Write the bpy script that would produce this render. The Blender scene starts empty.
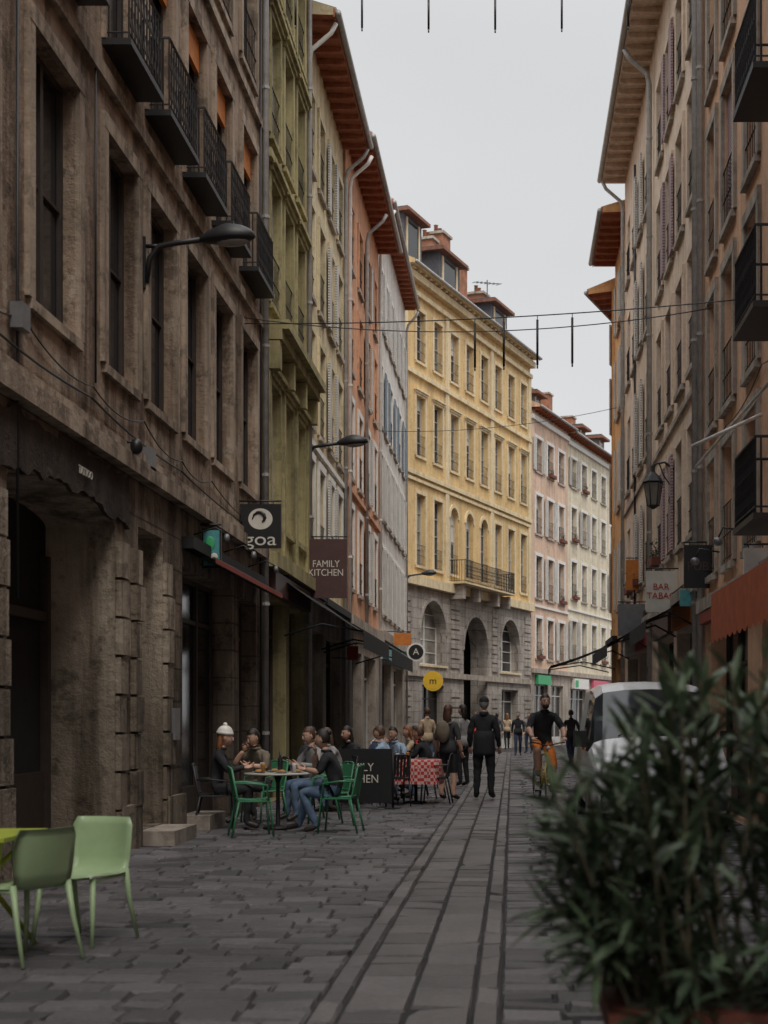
import bpy, math, random, bmesh
from mathutils import Vector, Matrix
R=random.Random(7)
FP=1422.0; H=1.45
pi=math.pi
SC=bpy.context.scene

# ---------------------------------------------------------------- materials
def newmat(name):
    m=bpy.data.materials.new(name); m.use_nodes=True
    nt=m.node_tree; b=nt.nodes['Principled BSDF']
    return m,nt,b
def N(nt,t,**kw):
    n=nt.nodes.new(t)
    for k,v in kw.items():
        if k in n.inputs: n.inputs[k].default_value=v
        else: setattr(n,k,v)
    return n
def noise(nt,co,scale,detail=4,rough=.6,vec=None):
    n=nt.nodes.new('ShaderNodeTexNoise'); n.inputs['Scale'].default_value=scale
    n.inputs['Detail'].default_value=min(detail,4); n.inputs['Roughness'].default_value=rough
    src=co
    if vec:
        mp=nt.nodes.new('ShaderNodeMapping'); mp.inputs['Scale'].default_value=vec
        nt.links.new(co,mp.inputs[0]); src=mp.outputs[0]
    nt.links.new(src,n.inputs['Vector']); return n.outputs['Fac']
def ramp(nt,fac,a,b,ca,cb):
    r=nt.nodes.new('ShaderNodeValToRGB'); e=r.color_ramp.elements
    e[0].position=a;e[1].position=b;e[0].color=(*ca,1);e[1].color=(*cb,1)
    nt.links.new(fac,r.inputs[0]); return r.outputs[0]
def mul(nt,a,b,fac=1.0,mode='MULTIPLY'):
    m=nt.nodes.new('ShaderNodeMix'); m.data_type='RGBA'; m.blend_type=mode
    m.inputs[0].default_value=fac
    for s,i in((a,6),(b,7)):
        if hasattr(s,'links'): nt.links.new(s,m.inputs[i])
        else: m.inputs[i].default_value=(*s,1)
    return m.outputs[2]
def bump(nt,b,h,st=.3,dist=.02):
    bn=nt.nodes.new('ShaderNodeBump'); bn.inputs['Strength'].default_value=st; bn.inputs['Distance'].default_value=dist
    nt.links.new(h,bn.inputs['Height']); nt.links.new(bn.outputs[0],b.inputs['Normal'])
def objco(nt):
    return nt.nodes.new('ShaderNodeTexCoord').outputs['Object']
def stucco(name,col,stain=.5,bs=.35,rough=.92,ash=None,patch=None):
    m,nt,b=newmat(name); co=objco(nt)
    g=lambda k:tuple(min(1,c*k) for c in col)
    big=noise(nt,co,.55,4,.65)
    c=ramp(nt,big,.3,.72,g(1-stain*.4),g(1+stain*.15))
    if patch:
        pn=noise(nt,co,.9,3,.75,(1,.8,1.3)); mx=nt.nodes.new('ShaderNodeMix'); mx.data_type='RGBA'
        nt.links.new(ramp(nt,pn,.575,.60,(0,0,0),(.75,.75,.75)),mx.inputs[0]); nt.links.new(c,mx.inputs[6]); mx.inputs[7].default_value=(*patch,1); c=mx.outputs[2]
    st=noise(nt,co,1.0,4,.65,(3.2,3.2,.20))
    c=mul(nt,c,ramp(nt,st,.38,.56,(1-stain*.58,1-stain*.6,1-stain*.61),(1,1,1)))
    pt=noise(nt,co,2.3,4,.75)
    c=mul(nt,c,ramp(nt,pt,.38,.48,(1-stain*.48,)*3,(1,1,1)))
    sx=nt.nodes.new('ShaderNodeSeparateXYZ'); nt.links.new(co,sx.inputs[0])
    ad=N(nt,'ShaderNodeMath',operation='MULTIPLY_ADD'); nt.links.new(big,ad.inputs[0]); ad.inputs[1].default_value=-3.5; nt.links.new(sx.outputs[2],ad.inputs[2])
    c=mul(nt,c,ramp(nt,ad.outputs[0],-1.6,1.2,(1-stain*.5,)*3,(1,1,1)))
    h=noise(nt,co,10,4,.8)
    c=mul(nt,c,ramp(nt,h,.3,.7,(.82,.82,.82),(1.06,1.06,1.06)))
    if ash:
        cb=nt.nodes.new('ShaderNodeCombineXYZ'); nt.links.new(sx.outputs[1],cb.inputs[0]); nt.links.new(sx.outputs[2],cb.inputs[1])
        br=nt.nodes.new('ShaderNodeTexBrick'); nt.links.new(cb.outputs[0],br.inputs['Vector'])
        br.inputs['Scale'].default_value=1; br.inputs['Brick Width'].default_value=ash[0]; br.inputs['Row Height'].default_value=ash[1]
        br.inputs['Mortar Size'].default_value=.014; br.inputs['Mortar Smooth'].default_value=.3
        br.inputs['Color1'].default_value=(1,1,1,1); br.inputs['Color2'].default_value=(.8,.8,.8,1); br.inputs['Mortar'].default_value=(.5,.5,.5,1)
        c=mul(nt,c,br.outputs['Color'])
        sb=N(nt,'ShaderNodeMath',operation='MULTIPLY_ADD'); nt.links.new(br.outputs['Fac'],sb.inputs[0]); sb.inputs[1].default_value=-1.3; nt.links.new(h,sb.inputs[2]); h=sb.outputs[0]
    nt.links.new(c,b.inputs['Base Color']); b.inputs['Roughness'].default_value=rough
    b.inputs['Specular IOR Level'].default_value=.25
    bump(nt,b,h,bs,.03)
    return m
def pm(name,col,rough=.6,var=.25,sc=6,metal=0,bs=0,spec=.5,bsc=40):
    m,nt,b=newmat(name); co=objco(nt)
    n=noise(nt,co,sc,3,.65)
    c=ramp(nt,n,.3,.7,tuple(c*(1-var) for c in col),tuple(min(1,c*(1+var*.5)) for c in col))
    nt.links.new(c,b.inputs['Base Color']); b.inputs['Roughness'].default_value=rough; b.inputs['Metallic'].default_value=metal
    b.inputs['Specular IOR Level'].default_value=spec
    if bs: bump(nt,b,noise(nt,co,bsc,3,.6),bs,.01)
    return m
def shutmat(name,col):
    m,nt,b=newmat(name); co=objco(nt)
    n=noise(nt,co,3,3,.6)
    w=nt.nodes.new('ShaderNodeTexWave'); w.bands_direction='Z'; w.inputs['Scale'].default_value=5.2; w.inputs['Distortion'].default_value=0
    nt.links.new(co,w.inputs['Vector'])
    c=ramp(nt,n,.3,.7,tuple(x*.72 for x in col),col)
    c=mul(nt,c,ramp(nt,w.outputs['Fac'],0,.6,(.6,.6,.6),(1,1,1)))
    nt.links.new(c,b.inputs['Base Color']); b.inputs['Roughness'].default_value=.7
    bump(nt,b,w.outputs['Fac'],.6,.03); return m
def attrmat(name,col,rough=.6,sp=.4):
    m,nt,b=newmat(name); co=objco(nt)
    a=nt.nodes.new('ShaderNodeAttribute'); a.attribute_name='rnd'
    c=ramp(nt,a.outputs['Fac'],0,1,tuple(x*.42 for x in col),(col[0]*1.62,col[1]*1.58,col[2]*1.55))
    c=mul(nt,c,ramp(nt,noise(nt,co,.5,4,.6),.3,.7,(.60,.60,.61),(1.12,1.1,1.09)))
    hh=noise(nt,co,26,4,.8)
    c=mul(nt,c,ramp(nt,hh,.3,.7,(.6,.6,.6),(1.18,1.18,1.18)))
    v=nt.nodes.new('ShaderNodeTexVoronoi'); v.inputs['Scale'].default_value=3.1; nt.links.new(co,v.inputs['Vector'])
    c=mul(nt,c,ramp(nt,v.outputs['Distance'],.05,.08,(.55,.55,.55),(1,1,1)))
    nt.links.new(c,b.inputs['Base Color'])
    r=nt.nodes.new('ShaderNodeMapRange'); r.inputs[3].default_value=rough-.2; r.inputs[4].default_value=rough+.2
    nt.links.new(noise(nt,co,1.2,3,.6),r.inputs[0]); nt.links.new(r.outputs[0],b.inputs['Roughness'])
    b.inputs['Specular IOR Level'].default_value=sp
    bump(nt,b,hh,.55,.014); return m
def glassm(name,col,rough=.08):
    m,nt,b=newmat(name); co=objco(nt)
    n=noise(nt,co,.9,3,.5)
    c=ramp(nt,n,.35,.65,tuple(x*.5 for x in col),tuple(x*1.4 for x in col))
    nt.links.new(c,b.inputs['Base Color']); b.inputs['Roughness'].default_value=rough
    bump(nt,b,noise(nt,co,2.5,2,.5),.08,.02)
    return m

M={}
M['A']=stucco('brown_plaster',(.45,.335,.25),1.0,.9,patch=(.52,.43,.34))
M['Ag']=stucco('brown_stone',(.38,.30,.235),1.0,1.0,ash=(.9,.42))
M['Ar']=stucco('rough_stone',(.55,.46,.36),1.0,1.0)
M['At']=stucco('brown_stone_trim',(.50,.40,.31),.9,.6)
M['soot']=stucco('soot_blackened_stone',(.085,.065,.055),.7,1.0)
M['B']=stucco('olive_render',(.52,.45,.24),.55,.3)
M['Bt']=stucco('olive_trim',(.47,.41,.22),.6,.3)
M['C']=stucco('cream_render',(.80,.68,.45),.4,.2)
M['D']=stucco('orange_render',(.82,.45,.28),.4,.2)
M['E']=stucco('white_render',(.78,.74,.69),.35,.2)
M['F']=stucco('yellow_render',(.80,.57,.28),.3,.2)
M['Ft']=stucco('yellow_trim',(.84,.70,.46),.3,.2)
M['Fg']=stucco('grey_ashlar',(.54,.49,.44),.5,.5,ash=(.9,.45))
M['G']=stucco('pink_render',(.80,.58,.44),.35,.2)
M['Hh']=stucco('pale_render',(.82,.73,.56),.35,.2)
M['R1']=stucco('ochre_render',(.88,.55,.36),.28,.3)
M['R2']=stucco('peach_render',(.88,.71,.56),.28,.3)
M['R3']=stucco('tangerine_render',(.88,.50,.23),.3,.2)
M['stone']=stucco('trim_stone',(.55,.48,.41),.6,.4)
M['white']=pm('white_paint',(.78,.76,.72),.5,.15)
M['frameb']=pm('brown_wood_frame',(.045,.032,.026),.6,.3)
M['framew']=pm('grey_frame',(.52,.50,.46),.55,.2)
M['glass']=glassm('window_glass',(.022,.023,.026),.12)
M['glass2']=glassm('curtained_glass',(.24,.225,.20),.2)
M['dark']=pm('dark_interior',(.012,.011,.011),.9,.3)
M['iron']=pm('black_iron',(.018,.018,.02),.5,.2)
M['steel']=pm('grey_metal',(.20,.20,.21),.45,.2,metal=.4)
M['zinc']=pm('zinc_pipe',(.42,.41,.40),.5,.25,metal=.15)
M['wood']=pm('eave_wood',(.38,.13,.07),.8,.35)
M['woodw']=pm('pale_eave_wood',(.72,.56,.44),.8,.3)
M['tile']=pm('roof_tile',(.25,.12,.08),.85,.4,bs=.5,bsc=12)
M['slate']=pm('slate_roof',(.10,.10,.11),.7,.3)
M['brick']=pm('chimney_brick',(.36,.16,.09),.85,.4,sc=3)
M['shg']=shutmat('grey_shutter',(.58,.54,.51))
M['shm']=shutmat('mauve_shutter',(.50,.35,.37))
M['shb']=shutmat('blue_shutter',(.26,.34,.42))
M['shw']=shutmat('white_shutter',(.76,.73,.68))
M['orange']=pm('orange_cloth',(.60,.20,.04),.8,.2)
M['redaw']=pm('red_awning_cloth',(.28,.05,.03),.85,.2)
M['oraw']=pm('rust_awning_cloth',(.62,.15,.055),.85,.2)
M['blk']=pm('black_cloth',(.014,.014,.016),.85,.3)
M['blkp']=pm('black_panel',(.014,.014,.015),.45,.2)
M['maroon']=pm('maroon_panel',(.085,.042,.04),.5,.2)
M['cream']=pm('cream_lettering',(.65,.62,.55),.6,.1)
M['setts']=attrmat('paving_setts',(.118,.114,.122),.50)
M['slab']=attrmat('channel_slabs',(.145,.138,.142),.48)
M['ground']=pm('ground_joint',(.03,.029,.029),.95,.35,bs=.6)
M['lgreen']=pm('pale_green_plastic',(.34,.46,.26),.42,.1)
M['ygreen']=pm('lime_metal',(.36,.42,.05),.45,.15)
M['dgreen']=pm('green_metal',(.05,.22,.11),.45,.15)
M['tabletop']=pm('table_top',(.42,.40,.36),.4,.1)
M['plate']=pm('white_china',(.75,.74,.72),.25,.05)
M['food']=pm('food',(.45,.22,.06),.7,.5,sc=40)
M['drink']=pm('drink',(.35,.16,.03),.15,.1)
M['skin']=pm('skin',(.56,.34,.25),.55,.12)
M['skin2']=pm('dark_skin',(.22,.12,.08),.55,.12)
M['lip']=pm('lips',(.32,.10,.08),.5,.1)
M['eye']=pm('eye_white',(.7,.7,.68),.3,.05)
M['pup']=pm('pupil',(.02,.015,.01),.3,.1)
def hairm(n,c): return pm(n,c,.5,.4,sc=60,bs=.5,bsc=90)
M['hk']=hairm('black_hair',(.018,.014,.012)); M['hb']=hairm('brown_hair',(.09,.045,.025)); M['hg']=hairm('auburn_hair',(.25,.10,.04)); M['hgrey']=hairm('grey_hair',(.3,.29,.28))
cl=lambda n,c:pm(n,c,.85,.3,sc=9,bs=.4,bsc=25)
M['c_black']=cl('black_fabric',(.018,.018,.021)); M['c_char']=cl('charcoal_fabric',(.05,.05,.055)); M['c_jean']=cl('denim',(.11,.17,.27)); M['c_navy']=cl('navy_fabric',(.035,.05,.10))
M['c_grey']=cl('grey_fabric',(.30,.29,.29)); M['c_olive']=cl('olive_fabric',(.18,.15,.11)); M['c_blue']=cl('pale_blue_fabric',(.34,.46,.6)); M['c_white']=cl('white_knit',(.75,.73,.69)); M['c_red']=cl('red_fabric',(.45,.04,.03)); M['c_or']=cl('orange_fabric',(.75,.22,.04)); M['c_tan']=cl('tan_fabric',(.45,.34,.23))
M['shoe']=pm('shoe_leather',(.03,.025,.022),.5,.2)
M['vanw']=pm('van_paint',(.72,.73,.74),.28,.05); M['vang']=glassm('van_glass',(.03,.035,.04),.05)
M['rubber']=pm('rubber',(.02,.02,.02),.8,.2); M['lens']=pm('headlamp',(.6,.6,.62),.1,.05); M['chrome']=pm('chrome',(.6,.6,.62),.2,.05,metal=1)
M['yel']=pm('yellow_sign',(.80,.50,.04),.5,.1); M['red']=pm('red_sign',(.5,.04,.03),.5,.1); M['green']=pm('green_sign',(.05,.4,.16),.5,.1); M['pink']=pm('pink_sign',(.65,.12,.2),.5,.1); M['teal']=pm('teal_sign',(.10,.36,.38),.5,.3,sc=9)
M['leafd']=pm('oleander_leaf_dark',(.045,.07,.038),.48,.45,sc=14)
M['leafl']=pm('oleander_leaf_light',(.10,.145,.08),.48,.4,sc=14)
M['stem']=pm('plant_stem',(.10,.085,.05),.8,.3)
M['soil']=pm('soil',(.04,.03,.02),.95,.4)
M['planter']=pm('rust_planter',(.17,.045,.028),.7,.35,sc=5,bs=.4)
m,nt,b=newmat('gingham_cloth'); ck=nt.nodes.new('ShaderNodeTexChecker'); ck.inputs['Scale'].default_value=18
nt.links.new(objco(nt),ck.inputs['Vector']); ck.inputs['Color1'].default_value=(.45,.03,.03,1); ck.inputs['Color2'].default_value=(.6,.40,.37,1)
nt.links.new(ck.outputs[0],b.inputs['Base Color']); b.inputs['Roughness'].default_value=.85; M['ging']=m

# ---------------------------------------------------------------- mesh builder
I3=lambda u,d,z:(u,d,z)
def frame(px,py,ux,uy,nx,ny):
    return lambda u,d,z:(px+ux*u+nx*d,py+uy*u+ny*d,z)
class MB:
    def __init__(s): s.v=[];s.f=[];s.m=[];s.s=[];s.mats=[];s.rnd=None
    def mi(s,k):
        m=M[k]
        if m not in s.mats: s.mats.append(m)
        return s.mats.index(m)
    def add(s,vs,fs,k,sm=False):
        o=len(s.v); s.v.extend(tuple(v) for v in vs); i=s.mi(k)
        for f in fs: s.f.append([o+j for j in f]); s.m.append(i); s.s.append(sm)
    def quad(s,a,b,c,d,k): s.add([a,b,c,d],[(0,1,2,3)],k)
    def box(s,fr,u0,u1,d0,d1,z0,z1,k,tp=0):
        vs=[fr(u,d,z) for z in(z0,z1) for (u,d) in((u0,d0),(u1,d0),(u1,d1),(u0,d1))]
        s.add(vs,[(0,3,2,1),(4,5,6,7),(0,1,5,4),(1,2,6,5),(2,3,7,6),(3,0,4,7)],k)
    def tube(s,pts,r,k,n=8,sm=True,fr=None):
        P=[Vector(fr(*p) if fr else p) for p in pts]; rs=r if isinstance(r,(list,tuple)) else [r]*len(P)
        vs=[];fs=[];prev=None
        for i,p in enumerate(P):
            t=(P[min(i+1,len(P)-1)]-P[max(i-1,0)])
            if t.length<1e-7: t=Vector((0,0,1))
            t.normalize()
            if prev is None:
                a=Vector((0,0,1)) if abs(t.z)<.9 else Vector((1,0,0)); x=t.cross(a).normalized()
            else:
                x=prev-t*prev.dot(t)
                x=x.normalized() if x.length>1e-6 else t.cross(Vector((0,1,0))).normalized()
            prev=x; y=t.cross(x)
            for j in range(n):
                a=2*pi*j/n; vs.append(p+(x*math.cos(a)+y*math.sin(a))*rs[i])
        for i in range(len(P)-1):
            for j in range(n):
                fs.append((i*n+j,i*n+(j+1)%n,(i+1)*n+(j+1)%n,(i+1)*n+j))
        fs.append(tuple(range(n))[::-1]); fs.append(tuple((len(P)-1)*n+j for j in range(n)))
        s.add(vs,fs,k,sm)
    def ell(s,c,r,k,seg=12,rings=8,fn=None,keep=None,mat=None):
        vs=[];fs=[];c=Vector(c)
        U=[]
        for i in range(rings+1):
            th=pi*i/rings
            for j in range(seg):
                ph=2*pi*j/seg
                U.append((math.sin(th)*math.cos(ph),math.sin(th)*math.sin(ph),math.cos(th)))
        for (x,y,z) in U:
            q=Vector((x*r[0],y*r[1],z*r[2]))
            if fn: q=Vector(fn(x,y,z,q))
            if mat: q=mat@q
            vs.append(c+q)
        for i in range(rings):
            for j in range(seg):
                q=(i*seg+j,i*seg+(j+1)%seg,(i+1)*seg+(j+1)%seg,(i+1)*seg+j)
                if keep:
                    mx=[sum(U[a][t] for a in q)/4 for t in range(3)]
                    if not keep(*mx): continue
                fs.append(q)
        s.add(vs,fs,k,True)
    def lathe(s,c,prof,k,n=16,ex=1,ey=1,sm=True):
        vs=[];fs=[]
        for (r,z) in prof:
            for j in range(n):
                a=2*pi*j/n; vs.append((c[0]+r*ex*math.cos(a),c[1]+r*ey*math.sin(a),c[2]+z))
        for i in range(len(prof)-1):
            for j in range(n): fs.append((i*n+j,i*n+(j+1)%n,(i+1)*n+(j+1)%n,(i+1)*n+j))
        fs.append(tuple(range(n))[::-1]); fs.append(tuple((len(prof)-1)*n+j for j in range(n)))
        s.add(vs,fs,k,sm)
    def xf(s,mat,start=0):
        for i in range(start,len(s.v)): s.v[i]=tuple(mat@Vector(s.v[i]))
    def merge(s,o,mat=None):
        off=len(s.v); s.v.extend(tuple(mat@Vector(v)) if mat else v for v in o.v)
        mp=[]
        for m_ in o.mats:
            if m_ not in s.mats: s.mats.append(m_)
            mp.append(s.mats.index(m_))
        for f,mm,ss in zip(o.f,o.m,o.s): s.f.append([off+j for j in f]); s.m.append(mp[mm]); s.s.append(ss)
    def obj(s,name,parent=None,loc=None,yaw=0,bevel=0):
        me=bpy.data.meshes.new(name); me.from_pydata([tuple(v) for v in s.v],[],s.f)
        for m_ in s.mats: me.materials.append(m_)
        me.polygons.foreach_set('material_index',s.m); me.polygons.foreach_set('use_smooth',s.s); me.update()
        return place(name,me,parent,loc,yaw,bevel)
def place(name,me,parent=None,loc=None,yaw=0,bevel=0):
    ob=bpy.data.objects.new(name,me); SC.collection.objects.link(ob)
    if parent: ob.parent=parent
    if loc: ob.location=loc
    ob.rotation_euler=(0,0,yaw)
    return ob
def root(name,loc=(0,0,0),yaw=0):
    e=bpy.data.objects.new(name,None); e.empty_display_size=.3; SC.collection.objects.link(e); e.location=loc; e.rotation_euler=(0,0,yaw); return e
def text(mb,txt,size,mapf,k,ex=.004,sp=1.0):
    cu=bpy.data.curves.new('t','FONT'); cu.body=txt; cu.size=size; cu.align_x='CENTER'; cu.align_y='CENTER'; cu.extrude=ex; cu.space_line=sp
    ob=bpy.data.objects.new('t',cu); SC.collection.objects.link(ob)
    dg=bpy.context.evaluated_depsgraph_get(); eo=ob.evaluated_get(dg); me=eo.to_mesh()
    mb.add([mapf(*v.co) for v in me.vertices],[tuple(p.vertices) for p in me.polygons],k)
    eo.to_mesh_clear(); bpy.data.objects.remove(ob); bpy.data.curves.remove(cu)

# ---------------------------------------------------------------- people
def handmesh():
    h=MB()
    h.ell((0,0,-.045),(.040,.015,.052),'skin',8,6)
    for i,(x,l) in enumerate(((.028,.068),(.010,.078),(-.009,.072),(-.027,.056))):
        b=Vector((x,0,-.078)); c=.25+.12*i
        pts=[Vector((x*.8,0,-.055)),b]; a=c*.6
        for k_ in range(3):
            b=b+Vector((x*.02,math.sin(a),-math.cos(a)))*l*(.42,.32,.26)[k_]; pts.append(b); a+=c+.15
        h.tube(pts,[.009,.0095,.0085,.0078,.005],'skin',6)
    h.tube([(.02,.0,-.02),(.043,.012,-.045),(.05,.025,-.07),(.045,.036,-.09)],[.012,.0115,.009,.006],'skin',6)
    return h
HAND=handmesh()
def head(mb,c,k='skin',hair='hk',style='short',pitch=0,yaw=0,hat=None):
    h=MB()
    def f(x,y,z,q):
        if z<0: q.x*=1-.30*z*z; q.y*=1-.12*z*z; q.y+=.012*(-z)
        if y>0.3 and z>-.2: q.y*=.96
        return q
    h.ell((0,0,0),(.074,.094,.118),k,20,14,fn=f)
    h.ell((0,.094,-.012),(.011,.018,.022),k,8,6); h.ell((0,.104,-.028),(.014,.012,.009),k,8,6)
    for sx in(-1,1):
        h.ell((sx*.075,-.004,-.012),(.009,.019,.030),k,8,6)
        h.ell((sx*.029,.079,.006),(.014,.010,.008),'eye',8,6); h.ell((sx*.029,.087,.006),(.006,.004,.006),'pup',6,5)
        h.tube([(sx*.013,.090,.024),(sx*.030,.090,.030),(sx*.046,.078,.024)],.0035,hair,5)
    h.ell((0,.088,-.058),(.022,.008,.006),'lip',8,6)
    if style!='bald':
        h.ell((0,-.012,.016),(.084,.100,.116),hair,20,14,keep=lambda x,y,z:(z>.50 or y<.12+.25*max(z,0)) and z>-.55)
    if style=='long':
        h.ell((0,-.062,-.09),(.085,.048,.17),hair,14,10)
    if style=='bun': h.ell((0,-.10,.07),(.04,.04,.04),hair,10,8)
    if hat=='beanie':
        h.ell((0,-.012,.045),(.092,.110,.112),'c_white',18,12,keep=lambda x,y,z:z>-.02)
        h.lathe((0,-.012,.030),[(.086,0),(.098,.004),(.098,.036),(.088,.04)],'c_white',18,1,1.16)
        h.ell((0,-.02,.165),(.03,.03,.028),'c_white',10,8)
    if hat=='cap':
        h.ell((0,-.012,.035),(.089,.106,.105),'c_black',18,12,keep=lambda x,y,z:z>0)
        h.ell((0,.10,.045),(.07,.07,.008),'c_black',12,6)
    if style=='beard' : h.ell((0,.045,-.075),(.055,.052,.05),hair,12,8)
    mt=Matrix.Translation(c)@Matrix.Rotation(yaw,4,'Z')@Matrix.Rotation(pitch,4,'X')
    mb.merge(h,mt)
def V(*a): return Vector(a)
def pose(kind):
    P={}
    if kind in('stand','walk','away'):
        P=dict(pelvis=V(0,0,.95),spine=V(0,0,1.14),chest=V(0,.0,1.34),neck=V(0,-.005,1.49),hb=V(0,.01,1.57),head=V(0,.02,1.665))
        for s,n in((1,'R'),(-1,'L')):
            P['sh'+n]=V(.175*s,0,1.42);P['el'+n]=V(.245*s,-.03,1.14);P['wr'+n]=V(.26*s,.06,.90)
            P['hip'+n]=V(.095*s,0,.91);P['kn'+n]=V(.12*s,.02,.50);P['an'+n]=V(.13*s,-.03,.09);P['to'+n]=V(.16*s,.14,.035)
        if kind=='walk':
            P['knR']=V(.09,.16,.52);P['anR']=V(.09,.20,.11);P['toR']=V(.11,.37,.06)
            P['knL']=V(-.09,-.04,.49);P['anL']=V(-.09,-.30,.15);P['toL']=V(-.11,-.16,.035)
            P['elR']=V(.23,-.14,1.16);P['wrR']=V(.24,-.18,.92);P['elL']=V(-.23,.06,1.15);P['wrL']=V(-.23,.22,.96)
    elif kind=='sit' or kind=='lean':
        P=dict(pelvis=V(0,0,.53),spine=V(0,.0,.72),chest=V(0,.04,.92),neck=V(0,.07,1.06),hb=V(0,.10,1.13),head=V(0,.125,1.225))
        for s,n in((1,'R'),(-1,'L')):
            P['sh'+n]=V(.17*s,.04,1.0);P['el'+n]=V(.24*s,.17,.78);P['wr'+n]=V(.14*s,.38,.82)
            P['hip'+n]=V(.09*s,.03,.52);P['kn'+n]=V(.12*s,.44,.53);P['an'+n]=V(.12*s,.40,.09);P['to'+n]=V(.14*s,.57,.035)
        if kind=='lean':
            for k_ in('chest','neck','hb','head','shR','shL'): P[k_]=P[k_]+V(0,.07,-.02)
            P['wrR']=V(.08,.30,1.02); P['elR']=V(.22,.34,.82); P['anL']=V(-.10,.24,.09); P['toL']=V(-.12,.41,.035)
    elif kind=='ride':
        P=dict(pelvis=V(0,-.12,1.0),spine=V(0,-.05,1.19),chest=V(0,.06,1.38),neck=V(0,.13,1.51),hb=V(0,.16,1.58),head=V(0,.19,1.67))
        for s,n in((1,'R'),(-1,'L')):
            P['sh'+n]=V(.18*s,.08,1.44);P['el'+n]=V(.29*s,.24,1.22);P['wr'+n]=V(.26*s,.46,1.09)
            P['hip'+n]=V(.09*s,-.10,.97)
        P['knR']=V(.15,.26,.93);P['anR']=V(.12,.12,.53);P['toR']=V(.13,.28,.47)
        P['knL']=V(-.14,.18,.65);P['anL']=V(-.12,.02,.25);P['toL']=V(-.13,.18,.20)
    return P
def person(name,loc,yaw,kind='stand',top='c_black',bot='c_char',hair='hk',style='short',skin='skin',sleeve=True,shorts=False,scale=1,bulk=1,hat=None,coat=False,hp=0,hy=0,ov=None,bag=None):
    P=pose(kind)
    if ov: P.update(ov)
    names=list(P.keys()); names.remove('head')
    rad=dict(pelvis=.135,spine=.122,chest=.138,neck=.062,hb=.054)
    for n in'RL': rad.update({'sh'+n:.070,'el'+n:.050,'wr'+n:.032,'hip'+n:.100,'kn'+n:.066,'an'+n:.046,'to'+n:.036})
    E=[('pelvis','spine'),('spine','chest'),('chest','neck'),('neck','hb')]
    for n in'RL': E+=[('chest','sh'+n),('sh'+n,'el'+n),('el'+n,'wr'+n),('pelvis','hip'+n),('hip'+n,'kn'+n),('kn'+n,'an'+n),('an'+n,'to'+n)]
    bm=bmesh.new(); ly=bm.verts.layers.skin.verify(); idx={}
    def av(k_,co,r):
        v=bm.verts.new(co); v[ly].radius=(r,r); idx[k_]=v; return v
    for k_ in names:
        r=rad[k_]*(bulk if k_ not in('neck','hb','wrR','wrL') else 1); av(k_,P[k_],r)
    idx['pelvis'][ly].use_root=True
    for a,b_ in E:
        if a[:3]=='hip' or a[:2]=='kn' or a[:2]=='sh' or a[:2]=='el':
            t=.4; mid=P[a].lerp(P[b_],t); r=(rad[a]*(1-t)+rad[b_]*t)*(1.08 if a[:2]!='sh' else 1.0)*bulk
            v=av(a+'m',mid,r); bm.edges.new((idx[a],v)); bm.edges.new((v,idx[b_]))
        else: bm.edges.new((idx[a],idx[b_]))
    me=bpy.data.meshes.new('sk'); bm.to_mesh(me); bm.free()
    ob=bpy.data.objects.new('sk',me); SC.collection.objects.link(ob)
    sk=ob.modifiers.new('s','SKIN'); sk.use_smooth_shade=True; sk.branch_smoothing=.4
    ss=ob.modifiers.new('u','SUBSURF'); ss.levels=2; ss.render_levels=2
    dg=bpy.context.evaluated_depsgraph_get(); eo=ob.evaluated_get(dg); em=eo.to_mesh()
    vs=[v.co.copy() for v in em.vertices]; fs=[tuple(p.vertices) for p in em.polygons]
    eo.to_mesh_clear(); bpy.data.objects.remove(ob); bpy.data.meshes.remove(me)
    def cm(a,b_):
        if b_=='hb': return skin
        if a[:2]=='el': return top if sleeve else skin
        if a[:3]=='hip': return bot
        if a=='pelvis' and b_=='spine': return top
        if a=='pelvis': return bot
        if a[:2]=='kn': return skin if shorts else bot
        if a[:2]=='an': return 'shoe'
        return top
    mb=MB(); buckets={}
    for f in fs:
        c=sum((vs[i] for i in f),Vector())/len(f); best=None
        for a,b_ in E:
            A=P[a];B=P[b_];d=B-A;t=max(0,min(1,(c-A).dot(d)/d.length_squared)); q=(c-(A+d*t)).length/((rad[a]*(1-t)+rad[b_]*t))
            if best is None or q<best[0]: best=(q,cm(a,b_))
        buckets.setdefault(best[1],[]).append(f)
    # slight cloth folds
    for v in vs:
        k_=.006*math.sin(v.z*38+v.x*21)*math.sin(v.y*27+v.z*11)
        v.x+=k_; v.y+=k_
    mb.v.extend(tuple(v) for v in vs)
    for k_,fl in buckets.items():
        i=mb.mi(k_)
        for f in fl: mb.f.append(list(f)); mb.m.append(i); mb.s.append(True)
    head(mb,P['head'],skin,hair,style,hp,hy,hat)
    for n,s in(('R',1),('L',-1)):
        d=(P['wr'+n]-P['el'+n]).normalized(); q=Vector((0,0,-1)).rotation_difference(d)
        h=MB(); h.merge(HAND)
        if skin!='skin': h.mats=[M[skin]]
        mb.merge(h,Matrix.Translation(P['wr'+n])@q.to_matrix().to_4x4()@Matrix.Scale(-s,4,(1,0,0)))
    mb.lathe(tuple(P['neck']+V(0,0,.0)),[(.068,-.01),(.074,.015),(.064,.03)],top,12)
    if coat:
        p=P['pelvis']
        mb.lathe((p.x,p.y,p.z),[(.15,.24),(.162,.10),(.170,-.02),(.175,-.13),(.172,-.19),(.16,-.192),(.12,-.05)],top,18,1.14,.9)
        mb.lathe(tuple(P['neck']+V(0,-.005,-.02)),[(.085,-.02),(.088,.03),(.075,.06)],top,12)
    elif kind in('stand','walk','away'):
        p=P['pelvis']; mb.lathe((p.x,p.y,p.z),[(.145,.16),(.156,.02),(.158,-.07),(.145,-.072),(.1,.0)],top,16,1.12,.9)
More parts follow.
